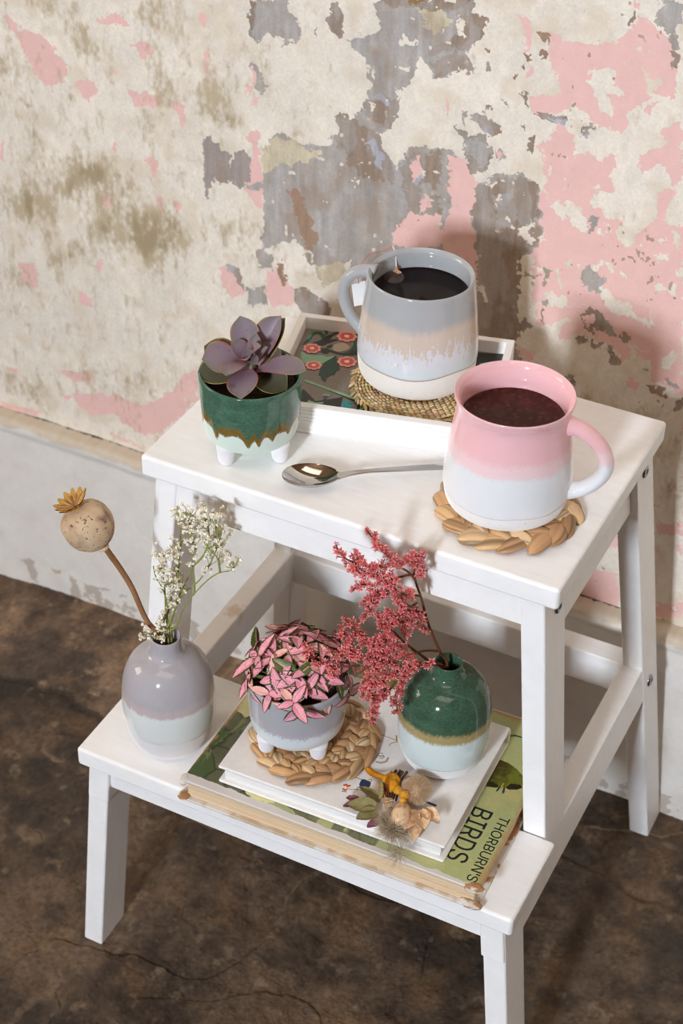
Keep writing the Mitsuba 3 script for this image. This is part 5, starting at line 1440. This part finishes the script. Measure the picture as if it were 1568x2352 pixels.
for w_, (pos, nrm) in enumerate([(np.array(a), np.array(b) / np.linalg.norm(b)) for a, b in front] + whorls):
    a0 = rng.uniform(0, PI / 2)
    side = np.cross(nrm, [0, 0, 1.0]) if abs(nrm[2]) < 0.95 else np.array([1.0, 0, 0])
    side /= np.linalg.norm(side)
    fwd = np.cross(side, nrm)
    for j in range(4):
        a = a0 + j * PI / 2 + rng.uniform(-0.35, 0.35)
        if rng.random() < 0.08:
            continue
        big = j % 2 == 0
        d = math.cos(a) * side + math.sin(a) * fwd + nrm * rng.uniform(-0.05, 0.55)
        kind = rng.choice((0, 2, 4, 0)) if big else rng.choice((1, 3, 1))
        q = rng.random()
        fitt_put(pos + nrm * (0.0012 if big else 0.0026), d, nrm, kind, 'pink_leaf' if q < 0.66 else ('pale_leaf' if q < 0.93 else 'green_leaf'), rng.uniform(0.85, 1.12) * (0.86 if w_ < 6 else 1.0))
    root = np.array([FCX + (pos[0] - FCX) * 0.45, FCY + (pos[1] - FCY) * 0.45, 0.3595])
    stems.append(tube(spline([root, (root + pos) / 2 + [0, 0, 0.004], pos + nrm * 0.002], 8), 0.0009, 5))
put(fit + '__stem', cat(stems[:1]), 'green_stem', True)
for s_ in stems[1:]:
    put(fit + '__stem', s_, 'green_stem', True)

# ---- red dried branch in the green vase
bsdf('brown_stem', lin(104, 62, 40), 0.65, 0.25)
red = thing('red_branch', 'dried branch of small coral red star flowers in the green vase', 'dried flowers')
gv_mouth = np.array([0.0892, 0.0079, 0.3900])
for k_, s_ in enumerate(PLANTS['stems']):
    p_ = pts_of(s_)
    if k_ in (0, 6, 7):
        p_ = np.vstack([gv_mouth + [(-0.003, 0.002, -0.03), (0, 0, 0), (0.003, -0.003, -0.03), (0.002, 0.002, -0.03)][(0, 6, 7).index(k_) if k_ else 0], p_])
    put(red + '__stem', tube(spline(p_, 28, True), np.linspace(0.0014 if k_ in (0, 6, 7) else 0.0009, 0.0007, 28), 7), 'brown_stem', True)


def star_floret(seed):
    """A tiny dried flower: five pointed petals on a brown tube, with colours."""
    g = random.Random(seed)
    v, f, c = [], [], []

    def add(vs, fs, cs):
        o = len(v)
        v.extend(vs); c.extend(cs)
        f.extend([tuple(i + o for i in t_) for t_ in fs])
    tone = g.uniform(0.85, 1.15)
    c_in, c_mid, c_tip = lin(172, 68, 66), lin(222, 112, 114), lin(246, 184, 178)
    for i in range(5):
        a = i / 5 * 2 * PI + g.uniform(-0.15, 0.15)
        ca, sa = math.cos(a), math.sin(a)
        L, W, z = g.uniform(0.85, 1.1), 0.26, g.uniform(0.15, 0.55)

        def P(r, w, h):
            return (r * ca - w * sa, r * sa + w * ca, h)
        vs = [P(0.12, 0, 0.0), P(0.45, -W, 0.12 * z), P(0.45, W, 0.12 * z), P(0.5, 0, -0.05 + 0.1 * z), P(L, 0, z)]
        cs = [c_in, c_mid, c_mid, c_in, c_tip]
        add(vs, [(0, 1, 3), (0, 3, 2), (1, 4, 3), (3, 4, 2)], cs)
    k = 6
    ring = [(0.16 * math.cos(i / k * 2 * PI), 0.16 * math.sin(i / k * 2 * PI), 0.04) for i in range(k)] + [(0, 0, -0.9)]
    add(ring, [(i, k, (i + 1) % k) for i in range(k)], [c_mid] * k + [lin(120, 62, 46)])
    # loose calyx scales
    for i in range(3):
        a = g.uniform(0, 6.28)
        d = np.array([math.cos(a), math.sin(a)])
        add([(0, 0, -0.8), (0.2 * d[0], 0.2 * d[1], -0.45), (0.62 * d[0], 0.62 * d[1], 0.0), (0.15 * d[0] - 0.1 * d[1], 0.15 * d[1] + 0.1 * d[0], -0.4)], [(0, 1, 2), (0, 2, 3)], [lin(120, 66, 50), lin(164, 84, 66), lin(190, 96, 82), lin(130, 66, 50)])
    return np.array(v), np.array(f), np.clip(np.array(c) * tone, 0, 1)


FLORETS = [star_floret(i) for i in range(6)]


def spike(path, seed, size=0.0034, gap=0.0024):
    g = random.Random(seed)
    p_ = pts_of(path)
    n = max(6, int(np.linalg.norm(np.diff(p_, axis=0), axis=1).sum() / gap))
    q = spline(p_, n + 4)
    t_, N_, B_ = frames(q)
    vs, fs, cs, o = [], [], [], 0
    st = tube(q, 0.0006, 5)
    vs.append(st.vertices); fs.append(st.faces); cs.append(np.tile(lin(120, 66, 48), (len(st.vertices), 1))); o += len(st.vertices)
    for i in range(n + 4):
        for r_ in range(2):
            a = g.uniform(0, 2 * PI)
            out = math.cos(a) * N_[i] + math.sin(a) * B_[i]
            z = out * 0.9 + t_[i] * g.uniform(0.2, 0.9) + np.array([0, 0, 0.25])
            s = size * g.uniform(0.7, 1.15) * (0.72 if i > n else 1)
            M_ = frame_matrix(q[i] + out * g.uniform(0.0016, 0.0044) * (0.5 if i > n else 1), np.cross(z, [g.uniform(-1, 1), g.uniform(-1, 1), g.uniform(-1, 1)]), z)
            v, f, c = FLORETS[g.randrange(6)]
            vs.append((v * s) @ M_[:3, :3].T + M_[:3, 3]); fs.append(f + o); cs.append(c); o += len(v)
    return trimesh.Trimesh(np.vstack(vs), np.vstack(fs), process=False), np.vstack(cs)


for k_, s_ in enumerate(PLANTS['spikes']):
    m, c = spike(s_, 200 + k_)
    put(red + '__flower_spike', m, 'vertex_dry', False, color=c)

# ---- white spray in the grey vase
bsdf('spray_stem', lin(140, 146, 78), 0.6, 0.25)
bsdf('floret_white', mikit.proc(lambda p, n, uv: mix(lin(238, 234, 220), lin(190, 156, 112), smoothstep(0.62, 0.8, fbm(p.x * 170, p.y * 170, p.z * 170)))), 0.8, 0.1)
spray = thing('white_spray', 'spray of tiny white dried flowers on thin green stems in the grey vase', 'dried flowers')
vm = np.array([-0.129, -0.0393, 0.330])
st_pts = []
for k_, s_ in enumerate(PLANTS['bb_stems']):
    p_ = pts_of(s_)
    if p_[0, 2] < 0.375:
        p_ = np.vstack([vm + [0.002 * math.cos(k_ * 2.4), 0.002 * math.sin(k_ * 2.4), 0], [-0.129 + 0.0052 * math.cos(k_ * 2.4), -0.0393 + 0.0052 * math.sin(k_ * 2.4), 0.3672], p_[1:]])
    q = spline(p_, 40, True)
    st_pts.append(q)
    put(spray + '__stem', tube(q, np.linspace(0.0009, 0.0004, 40), 6), 'spray_stem', True)
allp = np.vstack([q[10:] for q in st_pts])


def white_floret(seed):
    g = random.Random(seed)
    vs, fs = [], []
    for k in range(11):
        a, e = g.uniform(0, 6.28), g.uniform(-0.2, 1.2)
        d = np.array([math.cos(a) * math.cos(e), math.sin(a) * math.cos(e), math.sin(e)])
        s = np.cross(d, [g.uniform(-1, 1), g.uniform(-1, 1), g.uniform(-1, 1)]); s /= np.linalg.norm(s)
        L = g.uniform(0.7, 1.1)
        o = len(vs)
        vs += [d * 0.1, d * 0.6 * L + s * 0.34, d * L + s * 0.16 + np.cross(d, s) * g.uniform(-0.2, 0.2), d * L - s * 0.2, d * 0.6 * L - s * 0.34]
        fs += [(o, o + 1, o + 2), (o, o + 2, o + 3), (o, o + 3, o + 4)]
    return trimesh.Trimesh(np.array(vs), np.array(fs), process=False)


WF = [mikit.ply(white_floret(i), 'floret_white', False) for i in range(5)]
rng = random.Random(8)
twigs = []
n_fl = 0
for c_ in PLANTS['bb_clusters']:
    c_ = pts_of(c_)
    near = allp[np.argmin(np.linalg.norm(allp - c_ - [0, 0, -0.008], axis=1))]
    for _ in range(rng.choice((4, 5, 6))):
        e = c_ + np.array([rng.gauss(0, 0.0036), rng.gauss(0, 0.0036), rng.gauss(0, 0.0034)])
        twigs.append(tube(spline([near, (near + e) / 2 + [rng.gauss(0, 0.001), rng.gauss(0, 0.001), 0.001], e], 6), 0.00026, 4))
        M_ = frame_matrix(e, (rng.gauss(0, 1), rng.gauss(0, 1), rng.gauss(0, 0.5)), (rng.gauss(0, 0.6), rng.gauss(0, 0.6) - 0.5, 1))
        M_[:3, :3] *= rng.uniform(0.0022, 0.0036)
        put(spray + '__floret', dict(WF[n_fl % 5]), None, world=T(M_.tolist()))
        n_fl += 1
put(spray + '__twigs', cat(twigs), 'spray_stem', False, kind='stuff')

# ---- poppy seed head
bsdf('poppy_skin', mikit.proc(lambda p, n, uv: mix(mix(mix(lin(178, 146, 116), lin(206, 184, 150), fbm(p.x * 70, p.y * 70, p.z * 40)), lin(140, 110, 98), smoothstep(0.5, 0.8, fbm(p.x * 110 + 5, p.y * 110, p.z * 60))), lin(70, 48, 40), smoothstep(0.70, 0.78, fbm(p.x * 620, p.y * 620, p.z * 620, octaves=2)) * 0.8)), 0.6, 0.25)
bsdf('poppy_stem', mikit.proc(lambda p, n, uv: mix(lin(128, 84, 44), lin(168, 128, 96), fbm(p.x * 300, p.y * 300, p.z * 60))), 0.6, 0.25)
bsdf('poppy_crown', mikit.proc(lambda p, n, uv: mix(lin(150, 104, 44), lin(196, 154, 86), fbm(p.x * 400, p.y * 400, p.z * 400))), 0.65, 0.2)
bsdf('poppy_collar', lin(214, 186, 154), 0.6, 0.25)
pop = thing('poppy_pod', 'large dried poppy seed pod with fluted crown on a brown stem in the grey vase', 'seed pod')
st = pts_of(PLANTS['poppy_stem'])
pd = pts_of(PLANTS['poppy'])
axis = pd[2] - pd[0]; axis /= np.linalg.norm(axis)
put(pop + '__stem', tube(spline(np.vstack([[[-0.1275, -0.0385, 0.335]], [[-0.1335, -0.0420, 0.3672]], st[1:]]), 40, True), np.linspace(0.0019, 0.0023, 40), 10), 'poppy_stem', True)
PM = frame_matrix(pd[1], np.cross(axis, [0, 0, 1.0]), axis)
R_ = 0.0193
_prof = smooth_profile([(0.0002, -0.0192), (0.006, -0.0186), (0.0125, -0.0148), (0.0176, -0.0075), (R_, 0.0005), (0.0184, 0.0080), (0.0142, 0.0142), (0.0085, 0.0172), (0.0052, 0.0182), (0.0002, 0.0184)], 70)
_m, _ = lathe(0, 0, _prof, 96)
_a = np.arctan2(_m.vertices[:, 1], _m.vertices[:, 0])
_m.vertices[:, :2] *= (1 + 0.012 * np.cos(11 * _a))[:, None]
put(pop + '__capsule', moved(_m, PM), 'poppy_skin', True)
put(pop + '__collar', moved(lathe(0, 0, smooth_profile([(0.0022, -0.0238), (0.0036, -0.0236), (0.0046, -0.0222), (0.0044, -0.0205), (0.0032, -0.0192), (0.0040, -0.0180)], 30), 32)[0], PM), 'poppy_collar', True)
nr, na = 14, 132
rr = np.linspace(0.0005, 0.0122, nr)
aa = np.arange(na) / na * 2 * PI
flute = np.cos(aa * 12)
rad = rr[:, None] * (1 + (0.10 * flute[None] + 0.04 * np.sin(aa * 5)[None]) * (rr / 0.0098)[:, None])
zz = 0.0200 + 0.0042 * (rr / 0.0098)[:, None] ** 1.6 + 0.0011 * flute[None] * np.clip(rr / 0.006, 0, 1)[:, None]
top = np.stack([rad * np.cos(aa), rad * np.sin(aa), zz], -1).reshape(-1, 3)
cr = trimesh.Trimesh(np.vstack([top, top - [0, 0, 0.0007]]), np.vstack([grid_faces(nr, na, True), grid_faces(nr, na, True)[:, ::-1] + nr * na]), process=False)
put(pop + '__crown', moved(cr, PM), 'poppy_crown', 35)
for k_ in range(12):
    a = (k_ + 0.5) / 12 * 2 * PI
    put(pop + '__crown__ray', moved(tube([(0.001 * math.cos(a), 0.001 * math.sin(a), 0.0206), (0.0055 * math.cos(a), 0.0055 * math.sin(a), 0.0212), (0.0094 * math.cos(a), 0.0094 * math.sin(a), 0.0238)], 0.0005, 5), PM), 'poppy_stem', True)
put(pop + '__neck', moved(lathe(0, 0, smooth_profile([(0.0052, 0.0178), (0.0044, 0.0190), (0.0050, 0.0204)], 16), 32)[0], PM), 'poppy_crown', True)

# ---- little bundle of dried flowers on the white book
BZ = zt2
bun = thing('dried_flower_bundle', 'small dried flower bundle tied with mustard ribbon, lying on the white book', 'dried flowers')
bsdf('mustard_velvet', mikit.proc(lambda p, n, uv: mix(lin(196, 124, 12), lin(226, 160, 40), fbm(p.x * 500, p.y * 500, p.z * 500))), 0.8, 0.2, sheen=0.6)
bsdf('rose_petal', mikit.proc(lambda p, n, uv: mix(lin(226, 196, 160), lin(196, 150, 104), smoothstep(0.45, 0.8, fbm(p.x * 260, p.y * 260, p.z * 500)))), 0.7, 0.2)
bsdf('dry_leaf', mikit.proc(lambda p, n, uv: mix(lin(120, 112, 66), lin(150, 138, 96), fbm(p.x * 200, p.y * 200, p.z * 200))), 0.7, 0.2)
bsdf('dry_purple', mikit.proc(lambda p, n, uv: mix(lin(96, 56, 66), lin(166, 112, 120), fbm(p.x * 400, p.y * 400, p.z * 400))), 0.8, 0.1)
bsdf('pale_petal', lin(214, 196, 178), 0.7, 0.2)
bsdf('yellow_bud', mikit.proc(lambda p, n, uv: mix(lin(176, 112, 20), lin(226, 170, 62), fbm(p.x * 900, p.y * 900, p.z * 900))), 0.8, 0.2)
bsdf('fluff', lin(206, 182, 150), 0.9, 0.1)
bsdf('grass_hair', lin(176, 160, 134), 0.8, 0.1)
bsdf('dark_stalk', lin(84, 62, 40), 0.7, 0.2)


def ribbon(path, width, seed):
    q = spline(path, 24)
    t_, N_, B_ = frames(q)
    g = random.Random(seed)
    side = np.array([np.cross(t, [0.1, 0.1, 1]) for t in t_]); side /= np.linalg.norm(side, axis=1, keepdims=True)
    up = np.cross(side, t_)
    s = np.linspace(-1, 1, 7)
    w = np.broadcast_to(np.asarray(width, float), (2,)) if np.ndim(width) == 0 else np.asarray(width, float)
    wid = np.interp(np.linspace(0, 1, 24), np.linspace(0, 1, len(w)), w)
    v = q[:, None] + wid[:, None, None] / 2 * s[None, :, None] * side[:, None] + (0.0006 * np.cos(s * 4) + 0.0004)[None, :, None] * up[:, None]
    v = v.reshape(-1, 3)
    f = grid_faces(24, 7)
    return trimesh.Trimesh(np.vstack([v, v - [0, 0, 0.0006]]), np.vstack([f, f[:, ::-1] + len(v)]), process=False)


put(bun + '__ribbon', ribbon([(0.0440, -0.0310, BZ + 0.0012), (0.0500, -0.0345, BZ + 0.0020), (0.0590, -0.0385, BZ + 0.0060), (0.0650, -0.0400, BZ + 0.0085)], [0.0050, 0.0074, 0.0070, 0.0060], 1), 'mustard_velvet', 40)
put(bun + '__ribbon', ribbon([(0.0648, -0.0470, BZ + 0.0082), (0.0700, -0.0525, BZ + 0.0060), (0.0742, -0.0575, BZ + 0.0022), (0.0765, -0.0600, BZ + 0.0010)], [0.0070, 0.0078, 0.0066, 0.0050], 2), 'mustard_velvet', 40)
for k_, (p_, ax_, sx_, sy_, sz_) in enumerate((((0.0685, -0.0395, BZ + 0.0062), (0.5, 0.86, 0), 0.0070, 0.0066, 0.0058), ((0.0705, -0.0455, BZ + 0.0068), (0.8, 0.4, 0.1), 0.0066, 0.0056, 0.0060), ((0.0668, -0.0425, BZ + 0.0075), (0.3, 0.9, 0.2), 0.0058, 0.0050, 0.0056))):
    m = trimesh.creation.icosphere(3, 1.0)
    v = m.vertices * (0.86 + 0.28 * meshkit.fbm(m.vertices * [2, 2, 5] + k_ * 7, 2, seed=k_)[:, None])
    put(bun + '__ribbon', moved(trimesh.Trimesh(v, m.faces, process=False), frame_matrix(p_, ax_, (0, 0, 1)) @ np.diag([sx_, sy_, sz_, 1])), 'mustard_velvet', True)
for k_ in range(5):
    p0 = np.array([0.0690 + 0.0025 * (k_ - 2), -0.0360 + 0.0012 * (k_ - 2), BZ + 0.0045 + 0.0012 * (k_ % 2)])
    put(bun + '__stalk', tube([p0 + [0.0010, 0.0075 + 0.0012 * (k_ % 3), 0.0016], p0, [0.0760 + 0.002 * (k_ - 2), -0.0560, BZ + 0.006]], [0.0012, 0.0012, 0.0008], 6), 'dark_stalk', True)


def petal(L, W, cup, seed, crinkle=0.0006):
    g = random.Random(seed)
    nt, ns = 14, 9
    t, s = np.linspace(0, 1, nt), np.linspace(-1, 1, ns)
    w = W / 2 * np.sin(np.clip(t * 0.93 + 0.05, 0, 1) ** 0.8 * PI) ** 0.7
    X, Y = np.repeat((t * L)[:, None], ns, 1), w[:, None] * s[None]
    Z = cup * w[:, None] * s[None] ** 2 + crinkle * (np.array([[g.uniform(-1, 1) for _ in range(ns)] for _ in range(nt)]))
    v = np.stack([X, Y, Z], -1).reshape(-1, 3)
    f = grid_faces(nt, ns)
    return trimesh.Trimesh(np.vstack([v, v - [0, 0, 0.0004]]), np.vstack([f, f[:, ::-1] + len(v)]), process=False)


def at_dir(mesh, pos, d, up):
    return moved(mesh, frame_matrix(pos, d, up))


# rosebud: wrapped petals around a long heart
rb = np.array([0.0905, -0.0700, BZ + 0.0085])
rd = np.array([0.28, -0.92, 0.12]); rd /= np.linalg.norm(rd)
RM = frame_matrix(rb, rd, (0, 0, 1))
bud = put(bun + '__rosebud', moved(trimesh.Trimesh(trimesh.creation.icosphere(3, 1.0).vertices * [0.0112, 0.0066, 0.0062], trimesh.creation.icosphere(3, 1.0).faces, process=False), RM), 'rose_petal', True)


def bud_petal(k):
    """A petal hugging the bud: a piece of an egg with a slightly lifted free edge."""
    g = random.Random(500 + k)
    nt, ns = 16, 13
    u = np.linspace(-0.97, 0.86 + 0.06 * (k % 3), nt)
    f = np.linspace(-1, 1, ns) * g.uniform(0.95, 1.25)
    r = np.sqrt(np.clip(1 - u ** 2, 0, 1)) ** 0.9
    grow = 1.02 + 0.035 * k + 0.06 * np.abs(np.linspace(-1, 1, ns)) ** 3
    wob = np.array([[g.uniform(-1, 1) for _ in range(ns)] for _ in range(nt)]) * 0.012
    X = np.repeat((u * 0.0122)[:, None], ns, 1) + 0.0006 * np.sin(f * 3 + k)[None]
    R2 = (r[:, None] * grow[None] + wob + 0.10 * np.clip((u - 0.6) / 0.3, 0, 1)[:, None])
    v = np.stack([X, 0.0068 * R2 * np.sin(f)[None], 0.0064 * R2 * np.cos(f)[None]], -1).reshape(-1, 3)
    n = v * [0.3, 1, 1]
    n /= np.linalg.norm(n, axis=1, keepdims=True) + 1e-9
    return trimesh.Trimesh(np.vstack([v, v - n * 0.0003]), np.vstack([grid_faces(nt, ns)[:, ::-1], grid_faces(nt, ns) + len(v)]), process=False)


for k_ in range(5):
    put(bud + '__petal', moved(bud_petal(k_), RM @ trimesh.transformations.rotation_matrix((0.5, 2.4, -1.5, 0.9, -0.7)[k_], [1, 0, 0])), 'rose_petal', 40)
for k_, (p_, d_, u_, L_, W_, mat_) in enumerate((
        ((0.0700, -0.0690, BZ + 0.0065), (-0.80, -0.35, 0.02), (0.1, -0.3, 1), 0.0215, 0.0125, 'dry_leaf'), ((0.0705, -0.0650, BZ + 0.0075), (-0.72, 0.10, 0.22), (0.3, 0.4, 1), 0.0190, 0.0110, 'dry_leaf'), ((0.0690, -0.0625, BZ + 0.0090), (-0.15, 0.55, 0.75), (0.6, 0.6, 0.3), 0.0150, 0.0090, 'dry_leaf'),
        ((0.0720, -0.0720, BZ + 0.0050), (-0.60, -0.75, 0.0), (0.1, -0.2, 1), 0.0170, 0.0110, 'dry_leaf'), ((0.0560, -0.0680, BZ + 0.0040), (-0.8, -0.2, 0.15), (0, 0.2, 1), 0.0110, 0.0080, 'dry_purple'), ((0.0545, -0.0715, BZ + 0.0030), (-0.7, -0.5, 0.05), (0, 0.2, 1), 0.0100, 0.0070, 'dry_purple'),
        ((0.0720, -0.0560, BZ + 0.0080), (-0.5, 0.5, 0.5), (0.5, 0.5, 0.5), 0.0100, 0.0065, 'dry_purple'), ((0.0775, -0.0790, BZ + 0.0035), (-0.5, -0.8, 0.05), (0, 0, 1), 0.0110, 0.0075, 'dry_purple'),
        ((0.0800, -0.0605, BZ + 0.0110), (-0.35, -0.75, 0.40), (-0.4, -0.3, 0.8), 0.0135, 0.0075, 'pale_petal'), ((0.0815, -0.0640, BZ + 0.0110), (-0.10, -0.85, 0.30), (-0.3, -0.3, 0.8), 0.0120, 0.0070, 'pale_petal'),
        ((0.0985, -0.0620, BZ + 0.0085), (0.05, -0.95, 0.10), (0.2, -0.2, 1), 0.0215, 0.0125, 'rose_petal'), ((0.1005, -0.0590, BZ + 0.0085), (0.55, -0.80, 0.12), (0.2, -0.2, 1), 0.0215, 0.0135, 'rose_petal'), ((0.1030, -0.0570, BZ + 0.0080), (0.85, -0.40, 0.10), (0.1, -0.1, 1), 0.0180, 0.0120, 'rose_petal'), ((0.1000, -0.0640, BZ + 0.0060), (0.35, -0.92, -0.06), (0.1, -0.1, 1), 0.0230, 0.0120, 'rose_petal'))):
    put(bun + ('__leaf' if mat_ == 'dry_leaf' else '__petal'), at_dir(petal(L_, W_, 0.5, 400 + k_, 0.0004), p_, d_, u_), mat_, True)
for k_, p_ in enumerate(((0.0795, -0.0515, BZ + 0.0125), (0.0865, -0.0545, BZ + 0.0140), (0.0870, -0.0590, BZ + 0.0120))):
    m = trimesh.creation.icosphere(3, 1.0)
    v = m.vertices * (0.0036 if k_ < 2 else 0.0030) * (0.85 + 0.3 * meshkit.noise(m.vertices * 7, k_)[:, None]) + p_
    put(bun + '__yellow_bud', trimesh.Trimesh(v, m.faces, process=False), 'yellow_bud', True)


def hairs(center, axes, n, length, seed, thick=0.00013, down=0.0):
    """Fine hairs standing out of an egg-shaped core."""
    g = np.random.default_rng(seed)
    d = g.normal(size=(n, 3)); d /= np.linalg.norm(d, axis=1, keepdims=True)
    ms_v, ms_f = [], []
    for k in range(n):
        p0 = center + d[k] * axes * 0.5
        e = d[k] + g.normal(size=3) * 0.22 - [0, 0, down]
        e /= np.linalg.norm(e)
        p2 = center + d[k] * axes + e * length * g.uniform(0.5, 1.2)
        s = np.cross(e, g.normal(size=3)); s = s / np.linalg.norm(s) * thick
        u = np.cross(e, s / np.linalg.norm(s)) * thick
        o = 4 * k
        ms_v += [p0 + s, p0 - s, p0 + u * 1.7, p2]
        ms_f += [(o, o + 1, o + 3), (o + 1, o + 2, o + 3), (o + 2, o, o + 3)]
    return trimesh.Trimesh(np.array(ms_v), np.array(ms_f), process=False)


fc = np.array([0.0915, -0.0445, BZ + 0.0125])
fl_ = put(bun + '__fluffy_head', trimesh.Trimesh(trimesh.creation.icosphere(3, 1.0).vertices * [0.0078, 0.0085, 0.0072] + fc, trimesh.creation.icosphere(3, 1.0).faces, process=False), 'fluff', True)
put(fl_ + '__hairs', hairs(fc, np.array([0.0100, 0.0110, 0.0092]), 5200, 0.0030, 5), 'fluff', False, kind='stuff')
gr = np.array([0.0900, -0.0830, BZ + 0.0055])
put(bun + '__grass_hairs', cat([hairs(gr, np.array([0.0095, 0.0075, 0.0045]), 900, 0.0085, 6, 0.00016, 0.15), hairs(gr + [0.012, -0.013, -0.0065], np.array([0.006, 0.010, 0.002]), 160, 0.011, 7, 0.00012, 0.2), hairs(gr + [-0.008, 0.006, 0.001], np.array([0.006, 0.005, 0.004]), 350, 0.006, 8)]), 'grass_hair', False, kind='stuff')

for k_, l_ in ((tb + '__tag', 'white paper tag'), (fit + '__nursery_pot', 'red plastic nursery pot'), (fit + '__soil', 'dark potting soil'), (succ + '__soil', 'dark potting soil'), (pop + '__crown', 'golden fluted crown'), (pop + '__stem', 'thin brown stem'),
               (bun + '__ribbon', 'mustard velvet ribbon'), (bun + '__rosebud', 'cream dried rosebud'), (bun + '__fluffy_head', 'fluffy beige grass head'), (b1 + '__page_block', 'yellowed pages'), (fr + '__print', 'dark floral print'), (red + '__stem', 'brown stem')):
    tag(k_, l_)
